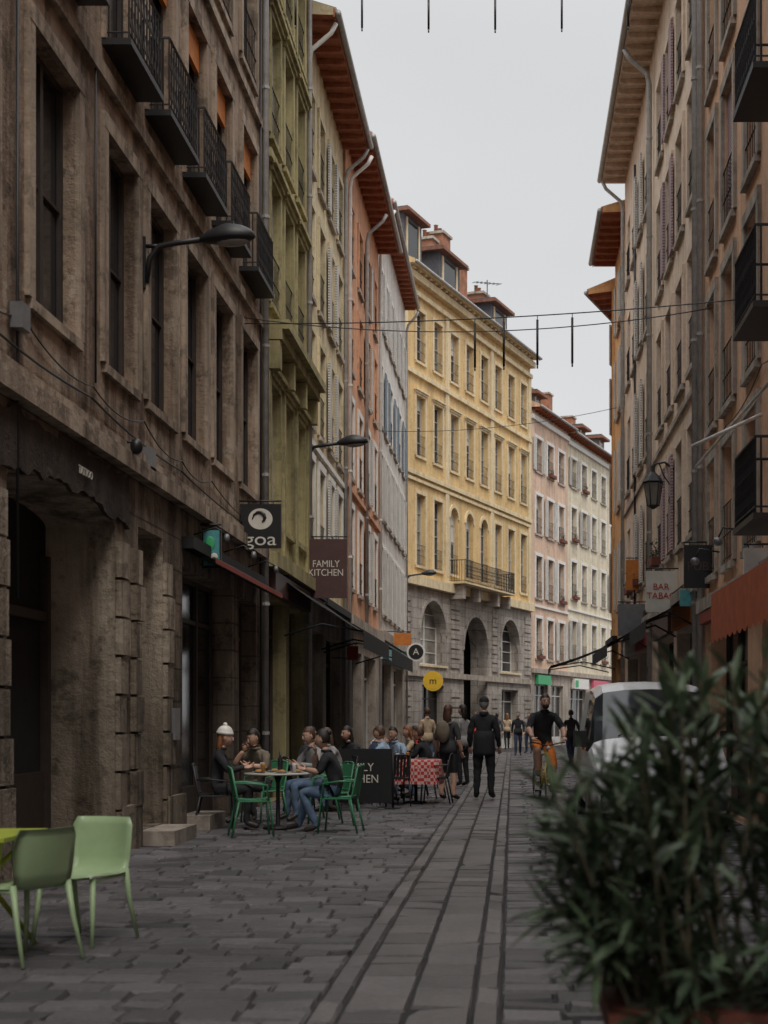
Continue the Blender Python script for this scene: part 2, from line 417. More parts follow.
    if bag:
        c=P['chest']; mb.ell((c.x,c.y-.19,c.z-.06),(.15,.09,.21),bag,12,8)
        for s in(-1,1): mb.tube([(s*.09,c.y-.16,c.z+.08),(s*.12,c.y+.02,c.z+.13),(s*.13,c.y+.13,c.z+.02),(s*.12,c.y,c.z-.16)],.014,bag,5)
    mt=Matrix.Scale(scale,4); mb.xf(mt)
    return mb.obj(name,loc=loc,yaw=yaw)
def at(px,Y): return (px-512)*Y/FP

# ---- furniture
CH={}
def shell_chair(mk):
    key='shell'+mk
    if key in CH: return CH[key]
    mb=MB()
    prof=[(.24,.435),(.22,.452),(.10,.448),(-.06,.440),(-.15,.445),(-.195,.48),(-.215,.54),(-.235,.64),(-.26,.75),(-.272,.80)]
    hw=[.20,.215,.225,.22,.215,.21,.215,.225,.22,.195]
    n=9;vs=[];fs=[]
    for th in(0,.014):
        for (y,z),w in zip(prof,hw):
            for j in range(n):
                t=-1+2*j/(n-1); x=t*w
                back=max(0,min(1,(z-.46)/.2)); yy=y+.05*t*t*back; zz=z+.018*t*t*(1-back)-th*(1-back)
                vs.append((x,yy-th*back,zz))
    m_=len(prof)
    for L in(0,1):
        o=L*m_*n
        for i in range(m_-1):
            for j in range(n-1): fs.append((o+i*n+j,o+i*n+j+1,o+(i+1)*n+j+1,o+(i+1)*n+j))
    o=m_*n
    for i in range(m_-1):
        fs.append((i*n,(i+1)*n,o+(i+1)*n,o+i*n)); fs.append((i*n+n-1,(i+1)*n+n-1,o+(i+1)*n+n-1,o+i*n+n-1))
    for j in range(n-1):
        fs.append((j,j+1,o+j+1,o+j)); q=(m_-1)*n; fs.append((q+j,q+j+1,o+q+j+1,o+q+j))
    mb.add(vs,fs,mk,True)
    for sx in(-1,1):
        mb.tube([(sx*.19,.19,.435),(sx*.205,.215,.2),(sx*.22,.245,0)],[.020,.016,.012],mk,8)
        mb.tube([(sx*.20,-.17,.47),(sx*.205,-.215,.25),(sx*.22,-.29,0)],[.022,.017,.012],mk,8)
        mb.tube([(sx*.195,.18,.425),(sx*.20,-.17,.43)],.012,mk,6)
    mb.obj('x'); ob=bpy.data.objects['x']; me=ob.data; bpy.data.objects.remove(ob); CH[key]=me; return me
def slat_chair(mk):
    key='slat'+mk
    if key in CH: return CH[key]
    mb=MB()
    for sx in(-1,1):
        mb.tube([(sx*.21,.24,0),(sx*.20,.20,.44),(sx*.20,-.18,.44),(sx*.20,-.20,.47),(sx*.20,-.27,.84)],.014,mk,7)
        mb.tube([(sx*.21,-.27,0),(sx*.20,-.18,.44)],.014,mk,7)
        mb.tube([(sx*.20,.18,.44),(sx*.235,.16,.64),(sx*.235,-.05,.665),(sx*.20,-.235,.66)],.012,mk,7)
    for i in range(8):
        y=.19-.052*i; mb.box(I3,-.20,.20,y-.02,y+.02,.445+.004*abs(i-3.5),.456+.004*abs(i-3.5),mk)
    for i in range(7):
        x=-.165+.055*i; vs=[]
        for (y,z) in((-.195,.50),(-.225,.66),(-.265,.84)):
            for dx,dy in((-.021,.0),(.021,.0),(.021,-.01),(-.021,-.01)): vs.append((x+dx,y+dy,z))
        fs=[(i_*4+j,i_*4+(j+1)%4,i_*4+4+(j+1)%4,i_*4+4+j) for i_ in(0,1) for j in range(4)]
        mb.add(vs,fs,mk)
    mb.tube([(-.20,-.27,.84),(-.12,-.285,.86),(.12,-.285,.86),(.20,-.27,.84)],.014,mk,7)
    mb.tube([(-.20,-.195,.49),(.20,-.195,.49)],.010,mk,6); mb.tube([(-.2,.2,.44),(.2,.2,.44)],.01,mk,6)
    mb.obj('x'); ob=bpy.data.objects['x']; me=ob.data; bpy.data.objects.remove(ob); CH[key]=me; return me
def chair(fn,mk,x,y,yaw,nm='cafe_chair'): return place(nm,fn(mk),loc=(x,y,0.006),yaw=yaw)
def table(x,y,w=.7,top='tabletop',leg='iron',sq=False,stuff=True,yaw=0,seed=1):
    rr=random.Random(seed); mb=MB(); h=w/2
    if sq:
        mb.box(I3,-h,h,-h,h,.715,.74,top)
        for sx in(-1,1):
            mb.tube([(sx*h*.85,-h*.85,0),(-sx*h*.1,0,.36),(-sx*h*.85,h*.75,.715)],.018,leg,7)
            mb.tube([(sx*h*.85,h*.85,0),(sx*h*.4,h*.3,.36),(sx*h*.85,-h*.75,.715)],.018,leg,7)
    else:
        mb.lathe((0,0,0),[(h,.715),(h+.006,.727),(h,.74)],top,28); mb.lathe((0,0,0),[(.2,.0),(.19,.02),(.03,.04),(.025,.6),(.06,.714)],leg,16)
    if stuff:
        for i in range(4):
            a=i*1.57+rr.random()*.6; r=h*.55; cx,cy=r*math.cos(a),r*math.sin(a)
            mb.lathe((cx,cy,.742),[(.05,0),(.10,.018),(.104,.02),(.06,.008)],'plate',16)
            mb.ell((cx,cy,.765),(.06,.055,.024),'food',8,5)
            a+=.8; mb.lathe((cx*1.1*math.cos(.7)-cy*.7,cy*.7+cx*.6,.742),[(.022,0),(.03,.10),(.032,.13),(.028,.11)],('drink','lens')[i%2],10)
        mb.lathe((0.03,0.0,.742),[(.035,0),(.037,.17),(.014,.22),(.014,.28)],'glass',10)
    return mb.obj('cafe_table',loc=(x,y,.006),yaw=yaw)

table(at(278,19.0),19.0,.9,seed=3)
person('seated_woman',(at(216,18.9),18.9,0),-pi/2+.15,'sit',top='c_black',bot='c_black',hair='hg',style='long',hat='beanie',hp=-.1)
chair(slat_chair,'iron',at(215,18.9),18.9,-pi/2+.15)
person('seated_man',(at(264,20.1),20.1,0),pi-.7,'lean',top='c_olive',bot='c_char',hair='hk',sleeve=False,hp=-.35)
chair(slat_chair,'dgreen',at(264,20.15),20.15,pi-.7)
person('seated_woman',(at(337,18.3),18.3,0),pi/2-.1,'lean',top='c_black',bot='c_jean',hair='hk',style='bun',sleeve=False,hp=-.15,ov=dict(knR=V(.12,.42,.53),anR=V(.12,.52,.09),toR=V(.14,.70,.05)))
chair(slat_chair,'dgreen',at(340,18.3),18.3,pi/2-.1)
chair(slat_chair,'dgreen',at(252,17.7),17.7,-pi/2+.3)
chair(slat_chair,'dgreen',at(330,19.6),19.6,pi/2+.5)
person('seated_man',(at(316,20.6),20.6,0),pi*.72,'sit',top='c_grey',bot='c_jean',hair='hb',hp=-.2)
chair(slat_chair,'dgreen',at(316,20.6),20.6,pi*.72)
chair(shell_chair,'lgreen',at(84,9.25),9.25,2.85)
chair(shell_chair,'lgreen',at(22,8.6),8.6,1.0)
t=table(-3.42,8.85,.8,'ygreen','ygreen',True,False)
crowd=[(303,22.4,-1.2,'c_char','hk','short'),(338,22.6,1.9,'c_grey','hb','long'),(352,24.2,2.4,'c_black','hk','long'),(368,25.4,-1.5,'c_navy','hb','short'),
(386,24.6,1.4,'c_blue','hb','short'),(398,26.4,2.7,'c_blue','hk','short'),(414,27.2,1.6,'c_tan','hg','long'),(428,26.2,1.2,'c_black','hb','short'),(375,28.5,-2,'c_white','hk','short'),(424,30,1.5,'c_red','hk','short')]
for i,(px,Y,yw,tp,hr,st) in enumerate(crowd):
    person(('seated_man','seated_woman')[st=='long'],(at(px,Y),Y,0),yw,('sit','lean')[i%2],top=tp,bot=R.choice(['c_jean','c_char','c_black']),hair=hr,style=st,sleeve=i%3>0,hp=-.15)
    chair(slat_chair,'iron',at(px,Y),Y,yw)
for px,Y in((322,22.6),(356,24.9),(388,27.6),(412,30.2)): table(at(px,Y),Y,.7,seed=int(px))
mb=MB(); w=.42
mb.lathe((0,0,0),[(.2,.0),(.19,.02),(.03,.04),(.025,.6),(.06,.70)],'iron',16)
n=40;vs=[];
for r_,z_ in((0,.752),(1,.752),(1.03,.735),(1.05,.55),(1.08,.36)):
    for j in range(n):
        a=2*pi*j/n; sq=1/max(abs(math.cos(a)),abs(math.sin(a))); wv=1+(.05*math.sin(j*1.9) if z_<.6 else 0)
        sq=min(sq,1.28); vs.append((w*r_*sq*math.cos(a)*wv,w*r_*sq*math.sin(a)*wv,z_-(.02*sq if z_<.5 else 0)))
mb.add(vs,[(i*n+j,i*n+(j+1)%n,(i+1)*n+(j+1)%n,(i+1)*n+j) for i in range(4) for j in range(n)],'ging',True)
mb.lathe((.1,.1,.755),[(.05,0),(.10,.018),(.104,.02),(.06,.008)],'plate',16); mb.lathe((-.15,0,.755),[(.022,0),(.03,.10),(.032,.13),(.028,.11)],'drink',10)
mb.obj('cafe_table_with_cloth',loc=(at(416,24.8),24.8,.01))
chair(slat_chair,'iron',at(395,24.0),24.0,.3); chair(slat_chair,'iron',at(436,24.6),24.6,1.5)
person('standing_woman',(at(448,25.8),25.8,0),-.5,'stand',top='c_char',bot='c_black',hair='hb',style='long',shorts=True,sleeve=False,bag='c_olive',scale=.97)
person('standing_man',(at(484,26.2),26.2,0),-.15,'away',top='c_black',bot='c_black',hair='hgrey',coat=True,bulk=1.16,hat='cap',scale=1.05)
person('standing_woman',(at(463,31),31,0),1.0,'stand',top='c_grey',bot='c_black',hair='hk',style='long')
person('walking_man',(at(518,57),57,0),pi,'walk',top='c_black',bot='c_navy',hair='hk')
person('walking_man',(at(571,46),46,0),.2,'walk',top='c_char',bot='c_navy',hair='hb')
person('walking_woman',(at(475,60),60,0),.4,'walk',top='c_red',bot='c_char',hair='hb',style='long')
person('standing_man',(at(427,38),38,0),.6,'stand',top='c_tan',bot='c_jean',hair='hb')
person('walking_man',(at(497,66),66,0),.1,'walk',top='c_char',bot='c_char',hair='hk')
person('walking_woman',(at(507,70),70,0),.1,'walk',top='c_tan',bot='c_black',hair='hg',style='long')
person('standing_man',(at(529,62),62,0),pi-.5,'stand',top='c_grey',bot='c_navy',hair='hk')
Yc=24.8
cyc=person('cyclist',(at(543,Yc),Yc,.0),pi+.18,'ride',top='c_black',bot='c_or',hair='hk',shorts=True,sleeve=False,hp=0,style='beard',bulk=1.1,scale=1.06)
def bicycle():
    mb=MB()
    for y in(-.52,.56):
        mb.tube([(0,y+.335*math.cos(a*pi/16),.34+.335*math.sin(a*pi/16)) for a in range(33)],.021,'rubber',6)
        mb.tube([(0,y+.31*math.cos(a*pi/16),.34+.31*math.sin(a*pi/16)) for a in range(33)],.009,'chrome',5)
        for a in range(14):
            t=a*2*pi/14; mb.tube([(.02*(-1)**a,y,.34),(0,y+.31*math.cos(t),.34+.31*math.sin(t))],.0018,'chrome',4)
        mb.tube([(-.05,y,.34),(.05,y,.34)],.018,'chrome',8)
    fr='yel'; BB=(0,-.06,.30);ST=(0,-.20,.82);HT=(0,.36,.88);HB=(0,.40,.72)
    for a,b_ in((BB,ST),(BB,HB),(ST,HT),(HT,HB)): mb.tube([a,b_],.019,fr,8)
    for s in(-1,1):
        mb.tube([(s*.03,-.06,.30),(s*.055,-.52,.34)],.010,fr,6); mb.tube([(s*.02,-.20,.80),(s*.055,-.52,.34)],.008,fr,6)
        mb.tube([(s*.03,.41,.70),(s*.055,.46,.60),(s*.055,.56,.34)],.014,fr,6)
        mb.tube([(s*.05,-.06+.15*s,.30-.08*s),(s*.16,-.06+.15*s,.30-.08*s)],.018,'rubber',6); mb.tube([(0,-.06,.30),(s*.06,-.06+.15*s,.30-.08*s)],.010,'chrome',6)
    mb.tube([HT,(0,.37,1.0)],.014,'chrome',8); mb.tube([(-.30,.40,1.06),(-.2,.44,1.05),(0,.38,1.0),(.2,.44,1.05),(.30,.40,1.06)],.012,'iron',8)
    mb.tube([ST,(0,-.22,.93)],.013,'chrome',8); mb.ell((0,-.22,.94),(.075,.13,.03),'rubber',12,8,fn=lambda x,y,z,q:Vector((q.x*(1-.5*max(y,0)),q.y,q.z)))
    mb.ell((0,.47,.97),(.035,.03,.035),'lens',8,6)
    mb.lathe((.035,-.06,.30),[(.09,0),(.09,.001)],'iron',8)
    return mb
bicycle().obj('bicycle',loc=(at(543,Yc),Yc,.006),yaw=pi+.18)

def van():
    mb=MB()
    S=[(0,.74,.62),(.06,.84,.80),(.16,.88,.92),(.85,.91,1.14),(1.0,.92,1.20),(1.62,.92,1.84),(1.95,.925,1.93),(2.6,.93,1.97),(4.0,.93,1.96),(4.32,.91,1.90),(4.42,.88,1.70),(4.46,.86,.9)]
    rings=[]
    for (y,w,zt) in S:
        b=min(1.02,zt-.14); k_=.84 if zt>1.5 else .95
        if 1.2<=zt<=1.3: k_=.9
        hp=[(w*.93,.26),(w,.42),(w,.72 if zt>.9 else zt*.8),(w*.985,b),(w*k_,zt-.10 if zt>1.3 else zt-.06),(w*k_*.86,zt-.02),(w*.4,zt+.02)]
        pts=[(-x,z) for x,z in hp]+[(0,zt+.03)]+[(x,z) for x,z in hp[::-1]]
        rings.append([(x,y,z) for x,z in pts])
    n=len(rings[0])
    allv=[p for r in rings for p in r]
    for i in range(len(S)-1):
        for j in range(n-1):
            k_='vanw'
            if i==4 and 4<=j<=9: k_='vang'
            if j in(3,n-5) and i in(4,5,6): k_='vang'
            if i==9 and 4<j<9: k_='vang'
            mb.add([allv[i*n+j],allv[i*n+j+1],allv[(i+1)*n+j+1],allv[(i+1)*n+j]],[(0,1,2,3)],k_,True)
    mb.add(rings[0],[tuple(range(n))],'vanw'); mb.add(rings[-1],[tuple(range(n))],'vanw')
    mb.box(I3,-.80,.80,-.06,.0,.30,.50,'blkp'); mb.box(I3,-.42,.42,-.03,.045,.55,.72,'blkp'); mb.box(I3,-.26,.26,-.075,-.06,.36,.47,'plate')
    for s in(-1,1):
        mb.ell((s*.68,.08,.72),(.15,.07,.09),'lens',12,8)
        mb.box(I3,s*1.0-.09,s*1.0+.09,1.22,1.34,1.08,1.30,'blkp'); mb.tube([(s*.90,1.25,1.12),(s*1.0,1.28,1.15)],.02,'blkp',6)
        for y in(.85,3.6):
            for x0,x1,r,k_ in((.70,.925,.33,'rubber'),(.9,.935,.2,'steel')):
                mb.tube([(s*x0,y,.33),(s*x1,y,.33)],r,k_,20,False)
    mb.tube([(-.5,1.02,1.23),(-.1,1.2,1.43)],.01,'iron',5); mb.tube([(.1,1.02,1.23),(.5,1.2,1.43)],.01,'iron',5)
    mb.box(I3,-.3,.3,1.72,1.9,1.80,1.86,'blkp'); mb.tube([(0,2.3,2.0),(0,2.1,2.2)],.006,'iron',5)
    return mb
van().obj('parked_van',loc=(1.92,18.0,.006))

# ---------------------------------------------------------------- buildings
def rail(mb,fr,u0,u1,d0,d1,z0,z1,k='iron',sp=.115,slab='iron',th=.07):
    mb.box(fr,u0-.03,u1+.03,d0,d1+.03,z0-th,z0,slab)
    for zz in(z1,z0+.07): 
        mb.tube([(u0,d0+.01,zz),(u0,d1,zz),(u1,d1,zz),(u1,d0+.01,zz)],.018 if zz==z1 else .012,k,5,False,fr)
    n=max(2,int((u1-u0)/sp))
    for i in range(n+1):
        u=u0+(u1-u0)*i/n; mb.tube([(u,d1,z0),(u,d1,z1)],.010,k,4,False,fr)
        if i<n: 
            um=u+(u1-u0)/n*.5
            for zc in((z0+z1)/2-.17,(z0+z1)/2+.17): mb.tube([(um+.045*math.cos(a*pi/3),d1,zc+.11*math.sin(a*pi/3)) for a in range(7)],.007,k,4,False,fr)
    m_=max(1,int((d1-d0)/sp))
    for i in range(m_):
        d=d0+(d1-d0)*(i+.5)/m_
        for u in(u0,u1): mb.tube([(u,d,z0),(u,d,z1)],.010,k,4,False,fr)
def clump(mb,c,r,n,rr=R,L=.07):
    for i in range(n):
        q=Vector((rr.gauss(0,.45)*r[0],rr.gauss(0,.45)*r[1],abs(rr.gauss(0,.5))*r[2]))
        d=Vector((rr.gauss(0,1),rr.gauss(0,1),rr.gauss(.4,.8))).normalized(); s=d.cross(Vector((rr.random(),rr.random(),rr.random()))).normalized()*L*.25
        p=Vector(c)+q
        mb.add([p,p+d*L*.5+s,p+d*L,p+d*L*.5-s],[(0,1,2,3)],('leafd','leafl')[i%3==0])
def W(u,w,z,h,**k):
    d=dict(u=u,w=w,z=z,h=h,arch=0,dep=.22,kind='win',frame='framew',sill=.08,sur=None,shut=None,rail=0,box=False,bars=3,closed=False,headc=False); d.update(k); return d
def building(name,fr,L,Ht,ops,wall,gwall=None,gz=4.2,depth=9,ov=.6,eave='wood',roof='tile',trim='stone',bands=(),rnd=1,gut=True,side=True,rafters=True,rh=1.6,curt=.35):
    rt=root(name); rr=random.Random(rnd)
    wl=MB();wn=MB();tr=MB();rf=MB();ir=MB()
    us={0,L};zs={0,Ht}
    if gwall: zs.add(gz)
    for o in ops: us|={o['u'],o['u']+o['w']}; zs|={o['z'],o['z']+o['h']}
    us=sorted(us);zs=sorted(zs)
    for i in range(len(us)-1):
        for j in range(len(zs)-1):
            u=(us[i]+us[i+1])/2;z=(zs[j]+zs[j+1])/2
            if us[i+1]-us[i]<1e-6 or zs[j+1]-zs[j]<1e-6: continue
            if any(o['u']<u<o['u']+o['w'] and o['z']<z<o['z']+o['h'] for o in ops): continue
            k=gwall if (gwall and z<gz) else wall
            wl.quad(fr(us[i],0,zs[j]),fr(us[i+1],0,zs[j]),fr(us[i+1],0,zs[j+1]),fr(us[i],0,zs[j+1]),k)
    if side:
        for u in(.012,L-.012): wl.quad(fr(u,-.002,0),fr(u,-depth,0),fr(u,-depth,Ht),fr(u,-.002,Ht),wall)
        wl.quad(fr(0,-depth,0),fr(L,-depth,0),fr(L,-depth,Ht),fr(0,-depth,Ht),wall)
    for o in ops:
        u0,u1,z0,z1,dp=o['u'],o['u']+o['w'],o['z'],o['z']+o['h'],o['dep']
        k=(gwall if (gwall and (z0+z1)/2<gz) else wall)
        if o.get('rk'): k=o['rk']
        zt=z1
        if o['arch']:
            r=(u1-u0)/2; rise=o['arch']*r; zt=z1-rise; n=14; uc=(u0+u1)/2
            A=[(uc-r*math.cos(pi*i/n),zt+rise*math.sin(pi*i/n)) for i in range(n+1)]
            for i in range(n):
                a,b_=A[i],A[i+1]
                wl.quad(fr(a[0],0,a[1]),fr(b_[0],0,b_[1]),fr(b_[0],0,z1),fr(a[0],0,z1),k)
                wl.quad(fr(a[0],0,a[1]),fr(b_[0],0,b_[1]),fr(b_[0],-dp,b_[1]),fr(a[0],-dp,a[1]),k)
                if o['sur']:
                    ro=r+.16; q=lambda t:(uc-ro*math.cos(pi*t/n),zt+(rise+.16)*math.sin(pi*t/n)); c,d_=q(i),q(i+1)
                    tr.quad(fr(a[0],.05,a[1]),fr(b_[0],.05,b_[1]),fr(d_[0],.05,d_[1]),fr(c[0],.05,c[1]),o['sur'])
                    tr.quad(fr(c[0],.05,c[1]),fr(d_[0],.05,d_[1]),fr(d_[0],0,d_[1]),fr(c[0],0,c[1]),o['sur'])
                    tr.quad(fr(a[0],.05,a[1]),fr(b_[0],.05,b_[1]),fr(b_[0],0,b_[1]),fr(a[0],0,a[1]),o['sur'])
        else: wl.quad(fr(u0,0,z1),fr(u1,0,z1),fr(u1,-dp,z1),fr(u0,-dp,z1),k)
        for u in(u0,u1): wl.quad(fr(u,0,z0),fr(u,0,zt),fr(u,-dp,zt),fr(u,-dp,z0),k)
        wl.quad(fr(u0,0,z0),fr(u1,0,z0),fr(u1,-dp,z0),fr(u0,-dp,z0),k)
        kd=o['kind']
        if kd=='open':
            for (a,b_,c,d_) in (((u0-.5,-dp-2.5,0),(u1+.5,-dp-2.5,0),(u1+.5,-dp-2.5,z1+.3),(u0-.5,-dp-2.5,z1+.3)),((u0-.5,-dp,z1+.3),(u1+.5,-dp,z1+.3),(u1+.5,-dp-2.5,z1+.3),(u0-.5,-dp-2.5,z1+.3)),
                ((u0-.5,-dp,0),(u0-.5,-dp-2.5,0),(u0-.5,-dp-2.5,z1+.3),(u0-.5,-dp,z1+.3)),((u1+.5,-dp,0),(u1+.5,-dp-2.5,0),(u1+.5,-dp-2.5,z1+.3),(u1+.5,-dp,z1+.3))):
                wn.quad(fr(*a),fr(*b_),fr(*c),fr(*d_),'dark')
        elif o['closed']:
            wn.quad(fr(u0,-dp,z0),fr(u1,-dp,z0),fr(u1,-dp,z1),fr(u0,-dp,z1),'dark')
            for a,b_ in((u0+.02,(u0+u1)/2-.01),((u0+u1)/2+.01,u1-.02)): wn.box(fr,a,b_,-.09,-.045,z0+.02,z1-.02,o['closed'])
        else:
            g='glass2' if rr.random()<curt and kd=='win' else 'glass'
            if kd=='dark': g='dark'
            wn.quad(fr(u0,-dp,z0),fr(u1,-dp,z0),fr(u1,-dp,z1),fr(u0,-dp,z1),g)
            f=o['frame']; t=.065; d0,d1=-dp+.004,-dp+.05
            if kd=='win' and g=='glass' and rr.random()<curt:
                zb=z1-(z1-z0)*rr.uniform(.2,.6); wn.box(fr,u0+t,u1-t,-dp+.002,-dp+.006,zb,z1-t,'cream')
            if kd!='dark' or o['frame']!='frameb':
                wn.box(fr,u0,u0+t,d0,d1,z0,z1,f);wn.box(fr,u1-t,u1,d0,d1,z0,z1,f)
                wn.box(fr,u0+t,u1-t,d0,d1,z0,z0+t*1.3,f);wn.box(fr,u0+t,u1-t,d0,d1,z1-t,z1,f)
            um=(u0+u1)/2
            if kd=='win':
                wn.box(fr,um-.04,um+.04,d0,d1+.006,z0+t*1.3,z1-t,f)
                for b_ in range(1,o['bars']):
                    zb=z0+(z1-z0)*b_/o['bars']; 
                    wn.box(fr,u0+t,um-.04,d0,d1-.012,zb-.016,zb+.016,f);wn.box(fr,um+.04,u1-t,d0,d1-.012,zb-.016,zb+.016,f)
            elif kd=='shop':
                nn=max(1,int((u1-u0)/1.1))
                for b_ in range(1,nn): uu=u0+(u1-u0)*b_/nn; wn.box(fr,uu-.04,uu+.04,d0,d1+.006,z0+t*1.3,z1-t,f)
                wn.box(fr,u0+t,u1-t,d0,d1-.01,z0+t*1.3,z0+.5,f); zb=z1-.6; wn.box(fr,u0+t,u1-t,d0,d1-.006,zb-.03,zb+.03,f)
        if o['sill']: tr.box(fr,u0-.10,u1+.10,-.05,o['sill']+.002,z0-.10,z0-.004,trim)
        if o['sur'] and not o['arch']:
            s=o['sur']; tr.box(fr,u0-.16,u0-.003,.0,.05,z0,z1,s);tr.box(fr,u1+.003,u1+.16,.0,.05,z0,z1,s);tr.box(fr,u0-.16,u1+.16,.0,.055,z1+.002,z1+.17,s)
        if o['headc']: tr.box(fr,u0-.22,u1+.22,.0,.16,z1+.18,z1+.27,trim); tr.box(fr,u0-.18,u1+.18,.0,.10,z1+.09,z1+.178,trim)
        if o['shut']:
            for a,b_ in((u0-.03-o['w']*.48,u0-.03),(u1+.03,u1+.03+o['w']*.48)):
                tilt=.012+rr.random()*.04
                wn.box(fr,a,b_,.056,.088+tilt*.3,z0+.02,z1-.02,o['shut'])
        if o['rail']:
            if o['rail']<.15:
                for zz in(z0+.1,z0+.45,z0+.9): ir.tube([(u0,.02,zz),(u1,.02,zz)],.012,'iron',4,False,fr)
                nn=int(o['w']/.13)
                for i in range(1,nn): u=u0+o['w']*i/nn; ir.tube([(u,.02,z0),(u,.02,z0+.9)],.007,'iron',3,False,fr)
            else: rail(ir,fr,u0-.12,u1+.12,0,o['rail'],z0,z0+.85)
        if o['box']:
            ir.box(fr,u0+.02,u1-.02,.06,.24,z0+.0,z0+.17,'planter'); c=fr((u0+u1)/2,.15,z0+.15)
            clump(ir,c,(.12,o['w']*.5,.35),90,rr)
    for (za,zb,dd,k) in bands: tr.box(fr,0,L,0,dd,za,zb,k)
    if ov:
        e=ov
        rf.quad(fr(0,0.0,Ht),fr(L,0.0,Ht),fr(L,e,Ht-.02),fr(0,e,Ht-.02),eave)
        rf.box(fr,0,L,e,e+.03,Ht-.06,Ht+.12,eave)
        if rafters:
            nn=int(L/.55)
            for i in range(nn): u=L*(i+.5)/nn; rf.box(fr,u-.045,u+.045,.02,e-.005,Ht-.13,Ht-.012,eave)
        if gut: rf.tube([(0.01,e+.09,Ht+.03),(L-.01,e+.09,Ht+.03)],.07,'zinc',8,True,fr)
    e=ov+.06
    a=[(e,Ht+.13),(-depth*.5,Ht+.13+rh),(-depth,Ht+.10)]
    for i in(0,1): rf.quad(fr(0,*a[i]),fr(L,*a[i]),fr(L,*a[i+1]),fr(0,*a[i+1]),roof)
    for u in(0.004,L-.004): rf.add([fr(u,*a[0]),fr(u,*a[1]),fr(u,*a[2]),fr(u,-depth,Ht),fr(u,0,Ht),fr(u,ov,Ht-.02)],[(0,1,2,3,4,5)],wall)
    for mbx,nm in((wl,'walls'),(wn,'windows'),(tr,'trim'),(rf,'roof'),(ir,'ironwork')):
        if mbx.v: mbx.obj(nm,parent=rt)
    return rt
def child(mb,nm,rt): return mb.obj(nm,parent=rt)
def pipe(mb,fr,u,z0,z1,ov=.5,k='zinc',d=.09,r=.05):
    mb.tube([(u,ov+.05,z1),(u,ov-.05,z1-.2),(u,d+.05,z1-.55),(u,d,z1-.8),(u,d,z0)],r,k,8,True,fr)
    z=z0+1
    while z<z1-1: mb.tube([(u,d,z),(u,d,z+.05)],r+.014,k,8,False,fr); z+=2.2

XL=-4.3
LA=frame(XL,-6,0,1,1,0); oA=[]
UW=[(12.7,14.0),(15.0,16.2),(16.75,18.05),(18.65,19.9),(20.45,21.7),(22.5,23.8)]
ext=[(10.4,11.7),(8.1,9.4),(5.8,7.1),(3.4,4.7),(1,2.3),(-1.4,-.1),(-4,-2.7)]
for (a,b_) in UW+ext:
    oA.append(W(a+6,b_-a,5.2,2.45,frame='frameb',dep=.17,bars=2,sur='At',kind='win',sill=.05))
    oA.append(W(a+6+.05,b_-a-.1,8.6,2.3,frame='frameb',dep=.17,bars=2,rail=.28,sur='At',sill=0))
    oA.append(W(a+6+.05,b_-a-.1,12.0,2.1,frame='frameb',dep=.17,bars=2,sur='At',rail=.1,sill=.05))
oA+= [W(18.1,3.3,0,3.7,arch=.1,dep=.75,kind='dark',frame='frameb',sill=0,rk='Ar'),
      W(22.35,1.15,.18,3.5,dep=.6,kind='dark',frame='frameb',sill=0,rk='Ar'),
      W(24.55,3.3,0.0,3.45,dep=.35,kind='shop',frame='frameb',sill=0),
      W(28.4,1.5,.1,3.3,dep=.3,kind='shop',frame='frameb',sill=0),
      W(13.2,3.2,0,3.5,arch=.2,dep=.5,kind='shop',frame='frameb',sill=0),W(8,3.2,0,3.5,arch=.2,dep=.5,kind='shop',frame='frameb',sill=0)]
bA=building('old_stone_building',LA,30.4,16.8,oA,'A','Ag',4.2,ov=.7,trim='At',bands=[(4.2,4.38,.14,'At'),(4.38,4.50,.08,'At'),(8.12,8.28,.07,'At'),(11.5,11.64,.07,'At')],rnd=3,curt=.0)
mb=MB()
def LW(u,d,z): return LA(u+6,d,z)
for a,b_ in((4,12.0),(15.5,16.3),(17.6,18.5),(21.95,22.3),(24.0,24.35)): mb.box(LW,a,b_,.0,.07,0,.5,'Ar')
# soot-blackened rough lintel above the wide opening
n=30; prev=None
for i in range(n+1):
    u=11.75+4.05*i/n; zl=3.58+.12*math.sin(pi*i/n)+R.uniform(-.05,.05)
    cur=(u,zl,.03+R.uniform(0,.03))
    zt_=4.12+R.uniform(-.05,.05)
    if prev:
        mb.quad(LW(prev[0],prev[2],prev[1]),LW(u,cur[2],zl),LW(u,.04,zt_),LW(prev[0],.04,prev[3]),'soot')
        mb.quad(LW(prev[0],prev[2],prev[1]),LW(u,cur[2],zl),LW(u,0,zl),LW(prev[0],0,prev[1]),'soot')
    prev=(*cur,zt_)
for sx,u0 in((0,15.42),(1,11.75),(0,17.52),(1,16.02)):
    for i in range(8):
        w_=.30+R.uniform(-.05,.08); mb.box(LW,u0,u0+w_,.0,.045+R.uniform(0,.04),.06+i*.42,.06+i*.42+.39,'Ar')
